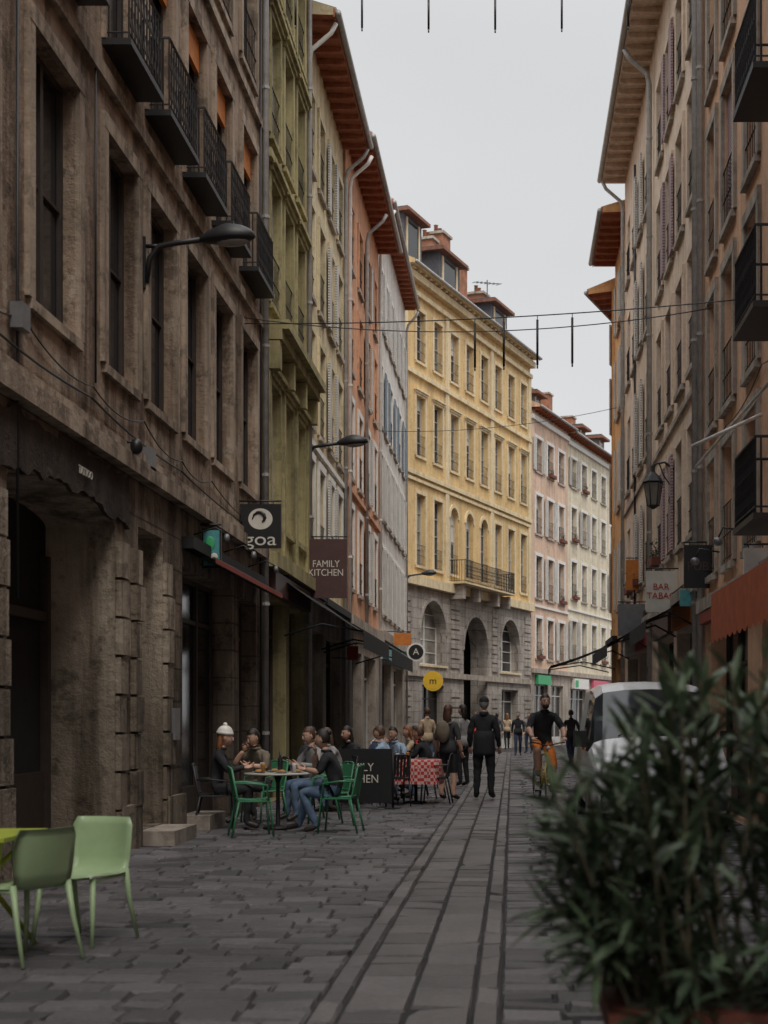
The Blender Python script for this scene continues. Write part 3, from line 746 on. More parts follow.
# door leaf + frame set deep in the wide opening, poster beside it
for a,b_ in((12.15,12.25),(13.6,13.7),(15.2,15.3)): mb.box(LW,a,b_,-.745,-.66,0,3.2,'frameb')
mb.box(LW,12.25,15.2,-.745,-.67,2.5,2.6,'frameb'); mb.box(LW,13.72,15.18,-.745,-.70,.0,.9,'frameb')
mb.box(LW,12.5,13.1,-.745,-.735,1.4,2.1,'stone')
mb.box(LW,16.35,17.5,-.3,.42,0,.17,'stone'); mb.box(LW,18.6,19.6,-.05,.35,0,.2,'stone')
text(mb,'TATTOO',.11,lambda x,y,z:LW(14.1+x,.075+z,3.9+y),'cream')
mb.box(LW,16.36,16.52,.0,.03,1.3,1.62,'stone')
child(mb,'stone_plinth',bA)
mb=MB()
for (a,b_) in UW[1:]: 
    mb.box(LW,a+.08,b_-.08,-.12,-.06,10.45,10.88,'orange')
child(mb,'window_blinds',bA)
mb=MB()
pipe(mb,LW,24.25,0.2,16.6,.7,'zinc',.10,.055)
mb.tube([(24.05,.05,0.3),(24.05,.05,15)],.02,'iron',6,True,LW)
def cable(mb,fr,pts,r=.008,sag=.12,k='iron'):
    for (a,b_) in zip(pts,pts[1:]):
        P=[]
        for i in range(9):
            t=i/8; P.append((a[0]+(b_[0]-a[0])*t,a[1]+(b_[1]-a[1])*t,a[2]+(b_[2]-a[2])*t-sag*4*t*(1-t)))
        mb.tube(P,r,k,5,True,fr)
cable(mb,LW,[(11,.03,4.95),(12.4,.03,4.98),(14.5,.03,4.85),(16.5,.03,4.92),(18.4,.03,4.8),(20.2,.03,4.85),(24,.03,4.75)])
cable(mb,LW,[(11,.04,4.7),(14.4,.04,4.72),(18.3,.04,4.66),(24,.04,4.6)],.012,.06)
mb.tube([(12.25,.04,2.5),(12.25,.04,7.8)],.014,'iron',5,True,LW); mb.tube([(14.55,.04,4.9),(14.55,.04,8.2)],.012,'iron',5,True,LW)
mb.box(LW,12.12,12.32,.02,.13,4.8,5.02,'steel'); mb.box(LW,16.4,16.62,.02,.14,4.35,4.6,'steel'); mb.box(LW,17.75,18.0,.02,.10,1.2,1.6,'steel')
mb.ell(LW(15.6,.18,4.45),(.07,.07,.09),'blkp'); mb.tube([(15.6,.0,4.5),(15.6,.18,4.5)],.015,'iron',6,True,LW)
child(mb,'cables_and_pipes',bA)

LB=frame(XL+.05,24.45,0,1,1,0); o=[]
for u in(.45,1.95,3.5):
    for z,h in((4.95,2.4),(8.75,2.2),(11.7,2.1),(14.5,1.7)):
        o.append(W(u,.95,z,h,frame='framew',sur='Bt',headc=(z<9 or z==11.7),rail=.1 if z>8 else 0,dep=.15))
o+=[W(.4,1.9,0,3.6,kind='shop',frame='frameb',sill=0,dep=.3),W(2.7,1.8,0,3.6,kind='shop',frame='frameb',sill=0,dep=.3)]
bB=building('olive_green_building',LB,4.85,17.6,o,'B','Bt',4.1,trim='Bt',bands=[(4.1,4.35,.22,'Bt'),(8.0,8.18,.30,'Bt'),(8.18,8.34,.42,'Bt'),(11.15,11.3,.12,'Bt'),(14.0,14.15,.12,'Bt')],rnd=5)
mb=MB()
for u in(.12,1.68,3.2,4.7):
    mb.box(LB,u-.09,u+.09,0,.09,4.36,7.49,'Bt'); mb.box(LB,u-.11,u+.11,.0,.26,7.5,7.98,'Bt')
mb.box(LB,.3,4.6,.02,.14,3.65,4.05,'maroon')
pipe(mb,LB,4.8,.2,17.4,.6)
child(mb,'pilasters_and_fascia',bB)
LC=frame(XL,29.3,0,1,1,0); o=[]
for i,u in enumerate((.55,2.25,3.95,5.6)):
    for z,h in((4.9,2.1),(7.75,2.0),(10.5,1.9),(13.2,1.6)):
        o.append(W(u,.85,z,h,shut=('shw','shg')[i%2] if (i+int(z))%3==0 else None,sur='white' if z<6 else 'C',rail=.1,dep=.15,box=(i==1 and z==4.9)))
o+=[W(.5,2.5,0,3.4,kind='shop',frame='frameb',sill=0,dep=.3),W(3.6,2.7,0,3.4,kind='shop',frame='frameb',sill=0,dep=.3)]
bC=building('cream_building',LC,6.9,16.0,o,'C','stone',4.0,ov=.62,bands=[(4.0,4.2,.16,'stone'),(7.3,7.42,.07,'white')],rnd=8)
mb=MB(); pipe(mb,LC,.2,.2,15.9,.6,'white'); pipe(mb,LC,6.7,.2,15.9,.6,'zinc'); child(mb,'downpipes',bC)
LD=frame(XL+.06,36.2,0,1,1,0); o=[]
for i,u in enumerate((.7,2.9,5.0,7.2)):
    for z,h in((4.9,2.1),(7.8,2.0),(10.6,1.9),(13.3,1.6)):
        o.append(W(u,.9,z,h,shut=('shw',None,None)[(i+int(z))%3],sur='white' if z<8 else 'D',rail=.1,dep=.15))
o+=[W(.5,3.4,0,3.3,kind='shop',frame='frameb',sill=0,dep=.3),W(4.6,3.4,0,3.3,kind='shop',frame='framew',sill=0,dep=.3)]
bD=building('orange_building',LD,9.0,16.3,o,'D','stone',3.9,ov=.62,bands=[(3.9,4.15,.2,'stone'),(7.4,7.52,.08,'D')],rnd=9)
mb=MB(); pipe(mb,LD,.25,.2,15.9,.6,'white'); pipe(mb,LD,4.45,4,15.9,.6,'zinc'); child(mb,'downpipes',bD)
LE=frame(XL+.02,45.2,0,1,1,0); o=[]
for i in range(6):
    u=.6+i*1.9
    for z,h in((4.9,2.2),(8.0,2.1),(11.0,2.0),(14.2,1.9)):
        o.append(W(u,.9,z,h,shut=('shw','shb','shw',None)[(i*2+int(z))%4],rail=.1,dep=.15,sur='white'))
for i in range(2): o.append(W(.8+i*5.4,4.2,0,3.4,kind='shop',frame=('frameb','framew')[i%2],sill=0,dep=.3))
bE=building('white_building',LE,11.7,17.9,o,'E','stone',4.0,ov=.45,bands=[(4.0,4.3,.25,'stone')],rnd=10)
mb=MB(); pipe(mb,LE,.15,.2,17.7,.5,'white'); pipe(mb,LE,11.4,.2,17.7,.5,'zinc'); mb.box(LE,1,11,.03,.2,3.45,3.95,'teal'); child(mb,'downpipes_and_fascia',bE)
th=math.atan(.343); ux,uy=math.sin(th),math.cos(th)
LF=frame(-4.64,60,ux,uy,uy,-ux); o=[]; s=math.sqrt(1+.343**2)
for i in range(8):
    u=1.5+i*2.02
    mid=2<=i<=4
    for z,h in((17.0,2.2),(12.9,2.6),(8.15,3.1)):
        if u+1.0>17: continue
        o.append(W(u,1.0,z,h,sur='Ft',rail=.1,headc=(z==12.9),arch=1 if (mid and z==8.15) else 0,dep=.22,frame='framew',bars=4))
o+=[W(2.0,3.0,3.9,2.85,arch=1,sill=.08,sur='Fg',dep=.5,frame='white',bars=5),W(2.2,2.6,0,3.0,kind='shop',sill=0,frame='frameb',dep=.4),
    W(7.3,3.3,0,6.4,arch=1,sill=0,kind='open',dep=.9,sur='Fg'),
    W(12.5,3.0,3.9,2.7,arch=1,sill=.08,sur='Fg',dep=.5,bars=5,frame='white'),W(12.7,2.6,0,3.0,kind='shop',sill=0,dep=.4,frame='framew')]
bF=building('yellow_building',LF,17.3,20.75,o,'F','Fg',7.25,ov=.55,eave='Ft',roof='slate',trim='Ft',rafters=False,gut=True,rh=2.4,
  bands=[(7.25,7.65,.28,'Ft'),(12.0,12.2,.14,'Ft'),(16.3,16.5,.14,'Ft'),(19.75,19.95,.16,'Ft'),(20.3,20.6,.32,'Ft'),(3.35,3.6,.12,'stone'),(11.75,11.88,.10,'Ft')],rnd=12,curt=.45)
mb=MB()
for u in(.22,5.05,11.1,17.05):
    for za,zb in((7.66,11.74),(12.21,16.29),(16.51,19.74)): mb.box(LF,u-.2,u+.2,0,.09,za,zb,'Ft')
for z in[.45*i for i in range(1,16)]:
    for a,b_ in((0,.9),(5.6,6.7),(11.2,12.0),(16.3,17.3)):
        if not 3.1<z<3.85: mb.box(LF,a,b_,0,.07,z-.2,z+.2-.03,'Fg')
for i in range(28): u=.4+i*.6; mb.box(LF,u,u+.2,0,.42,20.62,20.74,'Ft')
rail(mb,LF,5.3,12.2,0,.85,7.75,8.75,slab='Ft')
for u in(5.6,7.6,10.3,11.9): mb.box(LF,u-.12,u+.12,0,.7,7.0,7.6,'Fg')
child(mb,'pilasters_and_balcony',bF)
mb=MB()
def dormer(mb,fr,u,z,w=1.6,h=1.5,d0=-.7):
    mb.box(fr,u-w/2,u+w/2,d0-2.5,d0,z,z+h,'slate'); mb.quad(fr(u-w*.3,d0+.01,z+.25),fr(u+w*.3,d0+.01,z+.25),fr(u+w*.3,d0+.01,z+h-.2),fr(u-w*.3,d0+.01,z+h-.2),'glass')
    mb.box(fr,u-w*.36,u-w*.3,d0,d0+.05,z+.2,z+h-.1,'Ft'); mb.box(fr,u+w*.3,u+w*.36,d0,d0+.05,z+.2,z+h-.1,'Ft'); mb.box(fr,u-w*.6,u+w*.6,d0-2.6,d0+.35,z+h,z+h+.14,'tile')
    mb.box(fr,u-w*.5,u+w*.5,d0-2.5,d0+.2,z+h+.142,z+h+.26,'slate')
dormer(mb,LF,.9,20.95,2.0,1.9,.1); dormer(mb,LF,5.2,20.95,2.6,1.5,.1); dormer(mb,LF,12.3,20.95,2.4,1.2,0)
for u,w_,h_ in((8.4,1.0,3.7),(2.7,.6,2.8),(6.9,.7,3.0),(10.6,1.2,2.9),(13.9,.9,2.4)):
    mb.box(LF,u-w_/2,u+w_/2,-2.2,-1.3,21,21+h_,'brick'); mb.box(LF,u-w_/2-.08,u+w_/2+.08,-2.28,-1.22,21+h_,21+h_+.12,'stone')
    for i in(-1,1): c=LF(u+i*w_*.25,-1.75,21+h_+.12); mb.lathe(c,[(.1,0),(.09,.35),(.12,.37)],'brick',10)
c=LF(13.3,-1,21); mb.tube([c,(c[0],c[1],c[2]+3.0)],.03,'iron',6)
for i in range(7): z=c[2]+2.9-.02*i; x=-.6+i*.2; mb.tube([(c[0]+x-.15,c[1]-.35,z-.15),(c[0]+x+.15,c[1]+.35,z+.15)],.014,'iron',4)
mb.tube([(c[0]-.7,c[1],c[2]+2.9),(c[0]+.7,c[1],c[2]+2.8)],.018,'iron',4)
child(mb,'dormers_and_chimneys',bF)
def fF(t0,extra=0):
    return frame(-4.64+.343*t0+uy*extra,60+t0-ux*extra,ux,uy,uy,-ux)
LG=fF(16.5); o=[]
for i in range(3):
    u=.8+i*2.1
    for z,h in((15.0,1.8),(11.6,2.1),(8.1,2.3),(4.8,2.2)): o.append(W(u,1.1,z,h,shut='shw' if (i+int(z))%3==0 else None,sur='white',rail=.1,box=(i+int(z))%3==1))
o+=[W(.6,2.4,0,3.4,kind='shop',sill=0),W(3.6,2.4,0,3.4,kind='shop',sill=0)]
bG=building('pink_building',LG,6.9,18.3,o,'G','stone',4.0,ov=.5,bands=[(4,4.25,.2,'stone'),(7.6,7.72,.08,'white'),(17.7,17.95,.14,'white')],rnd=14,rh=2)
LHh=fF(23.05,-.05); o=[]
for i in range(8):
    u=.8+i*2.2
    for z,h in((15.2,1.7),(12.0,2.0),(8.6,2.2),(5.0,2.3)): o.append(W(u,1.1,z,h,shut='shg' if (i*3+int(z))%5==0 else None,sur='white',rail=.1,box=(i+int(z))%4==0))
for i in range(4): o.append(W(.6+4.3*i,3.4,0,3.3,kind='shop',sill=0))
bH=building('pale_building',LHh,18.6,18.2,o,'Hh','stone',4.0,ov=.5,bands=[(4,4.25,.2,'stone'),(7.9,8.0,.08,'white'),(17.6,17.85,.14,'white')],rnd=15,rh=2,curt=.25)
mb=MB()
for u,fr_,hh in((2.4,LG,1.0),(4.6,LHh,.9),(9,LHh,1.1)):
    dormer(mb,fr_,u,18.4,1.4,hh,-.4)
for u,fr_,hh in((.8,LG,2.6),(5.2,LG,2.2),(2.1,LHh,2.7),(7.1,LHh,2.3)):
    mb.box(fr_,u,u+.8,-2.5,-1.8,18.4,18.4+hh,'brick'); mb.box(fr_,u-.06,u+.86,-2.56,-1.74,18.4+hh,18.5+hh,'stone')
child(mb,'dormers_and_chimneys',bH)
mb=MB()
mb.box(LHh,.8,3.8,.03,.25,3.3,3.9,'white'); mb.box(LHh,.9,1.5,.251,.27,3.4,3.8,'green'); mb.box(LHh,5,8.5,.03,.22,3.3,3.9,'pink'); mb.box(LG,.7,3,.03,.2,3.4,3.9,'green')
child(mb,'shop_fascias',bH)

XR=3.2
LR1=frame(XR,-6,0,1,-1,0); o=[]
cols=[(15.9,1.15),(18.4,.95),(20.4,1.0),(22.2,.8)]+[(13.4-2.3*i,1.05) for i in range(8)]
for j,(a,w_) in enumerate(cols):
    for z,h in((3.75,1.95),(6.1,2.05),(8.75,2.1),(11.5,2.0),(14.2,1.6)):
        bal=(j==0); o.append(W(a+6,w_,z,h if z>4 else 1.8,frame='framew',sur='stone',rail=.5 if bal else .1,dep=.15,closed='shm' if (j==2 and z in(8.75,)) else False))
o+=[W(21,3.2,0,2.9,kind='shop',sill=0,dep=.3,frame='frameb'),W(25.3,3.6,0,2.9,kind='shop',sill=0,dep=.3,frame='frameb'),W(15,3.2,0,2.9,kind='shop',sill=0,dep=.3,frame='frameb')]
bR1=building('ochre_building',LR1,29.6,16.9,o,'R1','R1',3.2,ov=.6,eave='woodw',bands=[(3.2,3.4,.15,'stone')],rnd=20)
def RW(u,d,z): return LR1(u+6,d,z)
mb=MB(); pipe(mb,RW,23.5,.2,16.7,.5,'zinc'); cable(mb,RW,[(15,.04,5.9),(18,.04,5.95),(21,.04,5.8),(23.4,.04,5.9)])
mb.tube([(17.9,.05,5.3),(18.2,.9,4.95)],.025,'white',6,True,RW); mb.tube([(16.5,.1,5.5),(20.5,.55,5.1)],.02,'cream',6,True,RW)
mb.box(RW,18.3,23.2,.02,.14,3.0,3.18,'redaw')
for u in(19.2,21.6): mb.tube([(u,.05,4.0),(u,.35,4.05),(u,.42,3.9)],.015,'iron',6,True,RW); mb.ell(RW(u,.42,3.86),(.07,.07,.06),'steel')
child(mb,'downpipe_and_cables',bR1)
LR2=frame(XR-.04,23.6,0,1,-1,0); o=[]
for i,u in enumerate((.7,2.5,4.3,6.1,9.0,10.8,12.6,14.4)):
    for z,h in((4.7,1.9),(7.6,2.0),(10.5,1.9),(13.3,1.7)):
        c=False; sh=None
        if i<4 and z in(7.6,): c='shm'
        elif i<4: sh='shm' if (i+int(z))%3==0 else None
        elif (i+int(z))%3==0: sh='shw'
        elif (i+int(z))%3==1: c='shg'
        o.append(W(u,.95,z,h,sur='R2' if i<4 else None,closed=c,shut=sh,rail=.1,dep=.15,box=(i in(5,6) and z==4.7) or (i==3 and z==4.7)))
for a,w_ in((.6,3),(4.2,3),(8.6,3),(12.2,3)): o.append(W(a,w_,0,3.1,kind='shop',sill=0,dep=.3,frame='frameb'))
bR2=building('peach_rendered_building',LR2,16.2,16.5,o,'R2','R2',3.6,ov=.62,eave='woodw',bands=[(3.6,3.8,.16,'stone'),(7.1,7.2,.06,'stone')],rnd=21)
mb=MB(); pipe(mb,LR2,.3,.2,16.4,.6,'zinc'); pipe(mb,LR2,8.1,.2,16.4,.6,'zinc',.1,.06); pipe(mb,LR2,15.9,.2,16.4,.6,'zinc')
mb.tube([(12.4,.05,4),(12.4,.05,15.5)],.03,'iron',6,True,LR2)
for a,k_ in((.6,'orange'),(4.2,'maroon'),(8.6,'red'),(12.2,'cream')): mb.box(LR2,a,a+3,.02,.12,3.15,3.55,k_)
child(mb,'downpipes_and_fascias',bR2)
LR3=frame(XR+.03,39.85,0,1,-1,0); o=[]
for i,u in enumerate((.6,2.6)):
    for z,h in((4.8,1.9),(7.8,1.9),(10.6,1.8),(13.2,1.5)): o.append(W(u,.9,z,h,shut='shw',rail=.1))
o.append(W(.5,3.6,0,3.3,kind='shop',sill=0,dep=.3,frame='frameb'))
bR3=building('tangerine_building',LR3,4.7,15.7,o,'R3','R3',3.7,ov=.68,eave='wood',rnd=22)
LR4=frame(XR-.08,44.6,ux,uy,-uy,ux); o=[]
for i in range(12):
    for z,h in((4.8,1.9),(7.6,1.9),(10.4,1.8),(12.6,1.3)): o.append(W(.6+i*2.3,1,z,h,shut='shg',rail=.1))
for i in range(6): o.append(W(.6+4.6*i,3.6,0,3.2,kind='shop',sill=0,dep=.3))
bR4=building('amber_building',LR4,29,14.9,o,'R3','stone',3.7,ov=.75,eave='wood',rnd=23)

# ---------------------------------------------------------------- ground
mb=MB(); g=-.02
mb.quad((-400,-200,g),(400,-200,g),(400,900,g),(-400,900,g),'ground'); mb.obj('ground')
def stones(name,rows,mk):
    v=[];f=[];rn=[]
    for (x0,x1,y0,y1,z,t) in rows:
        gp=.006; x0+=gp;x1-=gp;y0+=gp;y1-=gp; b_=.014; o_=len(v); tx=R.gauss(0,.004);ty=R.gauss(0,.004)
        for (x,y,q) in((x0,y0,0),(x1,y0,0),(x1,y1,0),(x0,y1,0)): v.append((x,y,z-.022))
        for (x,y,sx,sy) in((x0+b_,y0+b_,-1,-1),(x1-b_,y0+b_,1,-1),(x1-b_,y1-b_,1,1),(x0+b_,y1-b_,-1,1)): v.append((x+R.gauss(0,.003),y+R.gauss(0,.003),z+tx*sx+ty*sy))
        f+= [(o_+4,o_+5,o_+6,o_+7)]+[(o_+i,o_+(i+1)%4,o_+4+(i+1)%4,o_+4+i) for i in range(4)]
        rn+=[t]*5
    me=bpy.data.meshes.new(name); me.from_pydata(v,[],f); me.materials.append(M[mk])
    a=me.attributes.new('rnd','FLOAT','FACE'); a.data.foreach_set('value',rn); me.update()
    return place(name,me)
rows=[]
y=3.0
while y<64:
    h=.21+.05*R.random()
    for (xa,xb) in((-4.28 if y<58 else -6,-1.0),(-.06,3.18 if y<44 else 3.18+(y-44)*.34)):
        x=xa
        while x<xb-.02:
            w=min(R.uniform(.24,.44),xb-x)
            if xb-x-w<.12: w=xb-x
            rows.append((x,x+w,y,y+h,R.gauss(0,.003),min(1,max(0,R.gauss(.5,.22))))); x+=w
    y+=h
stones('paving_stones',rows,'setts')
rows=[]
for (xa,xb,l,z) in((-1.0,-.86,.55,.002),(-.86,-.53,.42,-.008),(-.53,-.20,.42,-.008),(-.20,-.06,.55,.002)):
    y=3+R.random()*.4
    while y<64: 
        ll=l*R.uniform(.75,1.25); rows.append((xa,xb,y,y+ll,z+R.gauss(0,.002),min(1,max(0,R.gauss(.5,.2))))); y+=ll
stones('drainage_channel',rows,'slab')
mb=MB()
mb.quad((-60,64,-.012),(60,64,-.012),(60,130,-.012),(-60,130,-.012),'setts'); mb.obj('distant_paving')

# ---------------------------------------------------------------- street furniture
def street_lamp(Y,Z,reach=1.3,sgn=1,X=XL,name='street_lamp'):
    mb=MB(); f=lambda d,y,z:(X+sgn*d,Y+y,Z+z)
    mb.box(lambda u,d,z:f(d,u,z),-.05,.05,0,.03,-.52,.08,'iron')
    mb.tube([f(.03,0,-.45),f(.07,0,-.16),f(.18,0,-.02),f(.40,0,.02),f(.72,0,.06)],.034,'iron',8)
    mb.tube([f(.03,0,-.02),f(.2,0,-.02)],.024,'iron',6)
    q=MB(); q.ell((0,0,0),(.34,.15,.17),'iron',16,10,fn=lambda x,y,z,v:Vector((v.x,v.y*(.55+.45*min(1,(x+1))),v.z*(.6+.4*min(1,x+1)) if z>0 else v.z*.35)))
    q.ell((.06,0,-.045),(.20,.10,.05),'glass2',12,8)
    mb.merge(q,Matrix.Translation(f(.97,0,.07))@Matrix.Scale(sgn,4,(1,0,0))@Matrix.Rotation(-.06,4,'Y'))
    return mb.obj(name)
street_lamp(16.6,7.0); street_lamp(29.6,7.15); street_lamp(58.5,7.4,X=-4.4)
mb=MB(); Yl=27.6; x=XR-.04
mb.tube([(x,Yl,6.3),(x-.2,Yl,6.45),(x-.38,Yl,6.42),(x-.42,Yl,6.32)],.022,'iron',6); mb.tube([(x,Yl,5.5),(x-.12,Yl,5.7),(x-.05,Yl,5.95),(x-.22,Yl,6.2),(x-.3,Yl,6.42)],.014,'iron',6)
mb.box(I3,x-.02,x,Yl-.05,Yl+.05,5.4,6.5,'iron')
c=(x-.42,Yl,5.6)
mb.lathe(c,[(.02,-.06),(.11,0),(.11,.02)],'iron',6,sm=False); mb.lathe(c,[(.19,.45),(.21,.47),(.12,.58),(.04,.66),(.03,.74)],'iron',6,sm=False)
for i in range(6):
    a=i*pi/3; mb.tube([(c[0]+.11*math.cos(a),c[1]+.11*math.sin(a),c[2]),(c[0]+.185*math.cos(a),c[1]+.185*math.sin(a),c[2]+.46)],.010,'iron',4)
mb.lathe(c,[(.100,.02),(.168,.44)],'glass2',6,sm=False); mb.obj('wall_lantern')
def hang_sign(name,px0,px1,py0,py1,Y,mk,draw,X=XL,sgn=1,th=.06):
    x0=at(px0,Y);x1=at(px1,Y);z1=H+(720-py0)*Y/FP;z0=H+(720-py1)*Y/FP
    mb=MB(); mb.box(I3,x0,x1,Y,Y+th,z0,z1,mk)
    mb.tube([(X,Y+.03,z1+.05),(x1 if sgn>0 else x0,Y+.03,z1+.05)],.014,'iron',6); mb.tube([(X,Y+.03,z0+.05),(x0 if sgn>0 else x1,Y+.03,z0+.05)],.012,'iron',6)
    for q in(.2,.8): mb.tube([(x0+(x1-x0)*q,Y+.03,z1),(x0+(x1-x0)*q,Y+.03,z1+.05)],.008,'iron',5)
    draw(mb,(x0+x1)/2,Y,(z0+z1)/2,x1-x0,z1-z0); return mb.obj(name)
def d_goa(mb,cx,Y,cz,w,h):
    text(mb,'goa',h*.42,lambda x,y,z:(cx+x*1.25,Y-.006-z,cz-h*.31+y),'cream')
    r=h*.24; zc=cz+h*.16
    mb.add([(cx+r*1.15*math.cos(a*pi/16),Y-.004,zc+r*math.sin(a*pi/16)) for a in range(32)],[tuple(range(32))],'cream')
    P=[(cx+r*.75*math.cos(a)*(.4+.09*i),Y-.008,zc+r*.8*math.sin(a)*(.4+.09*i)) for i,a in enumerate([.6*i-1 for i in range(8)])]
    mb.tube(P,[.012,.02,.028,.03,.028,.024,.016,.008],'blkp',6)
hang_sign('restaurant_sign',240,281,504,548,22.4,'blkp',d_goa)
hang_sign('restaurant_sign',305,347,539,598,29.2,'maroon',lambda mb,cx,Y,cz,w,h:text(mb,'FAMILY\nKITCHEN',.20,lambda x,y,z:(cx+x*.86,Y-.006-z,cz+y),'cream',sp=.9))
hang_sign('picture_sign',202,221,528,568,19.6,'blkp',lambda mb,cx,Y,cz,w,h:(mb.box(I3,cx-w*.42,cx+w*.42,Y-.006,Y-.001,cz-h*.44,cz+h*.44,'teal'),mb.ell((cx-.02,Y-.01,cz+.06),(.07,.01,.1),'green'),mb.ell((cx+.04,Y-.012,cz-.12),(.05,.008,.05),'cream')))
def round_sign(name,px,py,r,Y,mk,X,tx,col='cream'):
    mb=MB(); c=(at(px,Y),Y,H+(720-py)*Y/FP)
    mb.tube([(c[0],c[1],c[2]),(c[0],c[1]+.08,c[2])],r,mk,28,False); mb.tube([(c[0],c[1]-.01,c[2]),(c[0],c[1],c[2])],r*.8,'blkp' if mk!='yel' else 'yel',28,False)
    text(mb,tx,r*1.0,lambda x,y,z:(c[0]+x,c[1]-.014-z,c[2]+y),col); mb.tube([(X,Y+.04,c[2]),(c[0],Y+.04,c[2])],.02,'iron',6); mb.obj(name)
round_sign('round_shop_sign',416,652,.34,52,'white',-4.3,'A'); round_sign('round_shop_sign',433,681,.40,56.5,'yel',-4.3,'m','blkp')
hang_sign('orange_shop_sign',394,411,633,645,48,'orange',lambda *a:None)
hang_sign('red_shop_sign',347,358,646,660,34,'red',lambda *a:None)
hang_sign('shop_sign',646,676,571,612,27.0,'cream',lambda mb,cx,Y,cz,w,h:text(mb,'BAR\nTABAC',.17,lambda x,y,z:(cx+x,Y-.006-z,cz+y),'red'),X=XR,sgn=-1)
hang_sign('shop_sign',684,712,545,588,23.0,'blkp',lambda mb,cx,Y,cz,w,h:text(mb,'PUB',.2,lambda x,y,z:(cx+x,Y-.006-z,cz+y),'maroon'),X=XR,sgn=-1)
hang_sign('shop_sign',618,645,604,636,33.0,'steel',lambda *a:None,X=XR,sgn=-1)
hang_sign('shop_sign',626,642,560,590,34.5,'orange',lambda *a:None,X=XR,sgn=-1)
hang_sign('shop_sign',744,768,548,600,17.6,'white',lambda mb,cx,Y,cz,w,h:text(mb,'CAFE',.09,lambda x,y,z:(cx+x,Y-.006-z,cz+y),'red'),X=XR,sgn=-1)
hang_sign('shop_sign',680,716,590,606,24.0,'teal',lambda *a:None,X=XR,sgn=-1)
def awning(name,X,sgn,Ya,Yb,zw,reach,zo,val,mk,arms=True,sc=.08,vk=None):
    mb=MB(); f=lambda u,d,z:(X+sgn*d,u,z); n=8
    for i in range(n):
        t0,t1=i/n,(i+1)/n; s=lambda t:zw+(zo-zw)*t-.05*math.sin(pi*t)
        mb.quad(f(Ya,.02+reach*t0,s(t0)),f(Yb,.02+reach*t0,s(t0)),f(Yb,.02+reach*t1,s(t1)),f(Ya,.02+reach*t1,s(t1)),mk)
    mb.box(f,Ya,Yb,0.0,.16,zw+.004,zw+.16,mk)
    m_=max(2,int((Yb-Ya)/.3)); d=.025+reach
    for i in range(m_):
        a=Ya+(Yb-Ya)*i/m_;b_=Ya+(Yb-Ya)*(i+1)/m_; P=[f(a,d,zo)]+[f(a+(b_-a)*k_/6,d,zo-val*(1-sc+sc*math.sin(pi*k_/6))) for k_ in range(7)]+[f(b_,d,zo)]
        mb.add(P,[tuple(range(len(P)))],vk or mk)
    mb.tube([f(Ya,reach,zo-.01),f(Yb,reach,zo-.01)],.025,'iron',6)
    if arms:
        for y in(Ya+.15,Yb-.15): mb.tube([f(y,.05,zo-.1),f(y,reach*.5,zo+.12),f(y,reach,zo-.02)],.02,'iron',6)
    return mb.obj(name)
awning('black_awning',XL+.06,1,26.0,31.4,4.05,1.5,3.1,.34,'blk'); awning('black_awning',XL+.06,1,31.5,38.2,4.0,1.55,3.05,.34,'blk')
awning('dark_awning',XL,1,18.5,23.9,3.68,.42,3.56,.07,'blk',False,vk='redaw')
mb=MB()
for y in(19.2,21.2,23.2): mb.tube([(XL,y,3.95),(XL+.3,y,4.05),(XL+.45,y,3.95)],.012,'iron',6); mb.lathe((XL+.45,y,3.86),[(.05,0),(.03,.1)],'steel',8)
mb.obj('shopfront_lamps')
awning('rust_awning',XR,-1,11.6,15.9,3.35,.95,2.85,.55,'oraw')
awning('black_awning',XR,-1,43.2,46.4,3.85,2.0,3.1,.2,'blk')
awning('dark_awning',XR,-1,24.2,27.5,3.7,.9,3.15,.3,'blk'); awning('dark_awning',XR,-1,32.5,38.5,3.8,1.0,3.2,.3,'blk')
def windbreak(px0,px1,Y):
    mb=MB(); x0,x1=at(px0,Y),at(px1,Y)
    for x in(x0,x1): mb.tube([(x,Y,.01),(x,Y,1.02)],.02,'iron',6); mb.box(I3,x-.12,x+.12,Y-.15,Y+.15,.0,.02,'iron')
    mb.box(I3,x0+.02,x1-.02,Y-.012,Y+.012,.10,.98,'blkp'); text(mb,'FAMILY\nKITCHEN',.19,lambda x,y,z:((x0+x1)/2-.1+x*.9,Y-.016-z,.58+y),'cream',sp=1.0); mb.obj('terrace_windbreak')
windbreak(333,393,23.2)
def garland(a,b_,sag,tubes,L,name='hanging_light_garland'):
    mb=MB(); A=Vector(a);B=Vector(b_); P=[]
    for i in range(25):
        t=i/24; p=A.lerp(B,t); p.z-=sag*4*t*(1-t); P.append(p)
    mb.tube(P,.009,'iron',5)
    for px in tubes:
        t=(px-a[0])/(b_[0]-a[0]); p=A.lerp(B,t); p.z-=sag*4*t*(1-t)
        mb.tube([p,p-Vector((0,0,.06))],.006,'iron',5); mb.tube([p-Vector((0,0,.06)),p-Vector((0,0,L))],.017,'iron',8); mb.tube([p-Vector((0,0,L)),p-Vector((0,0,L+.05))],.012,'steel',8)
    mb.obj(name)
garland((XL,22,12.85),(XR,22,12.85),.12,[-3.35+1.03*i for i in range(6)],.6)
garland((XL,22.6,7.75),(XR,19.6,7.25),.10,[-.55,-.12,.37,.87],.72)
garland((XL,45,10.6),(XR,43,10.9),.25,[],.7)
garland((XL,22.8,7.9),(XR,22.6,8.0),.3,[],.7)

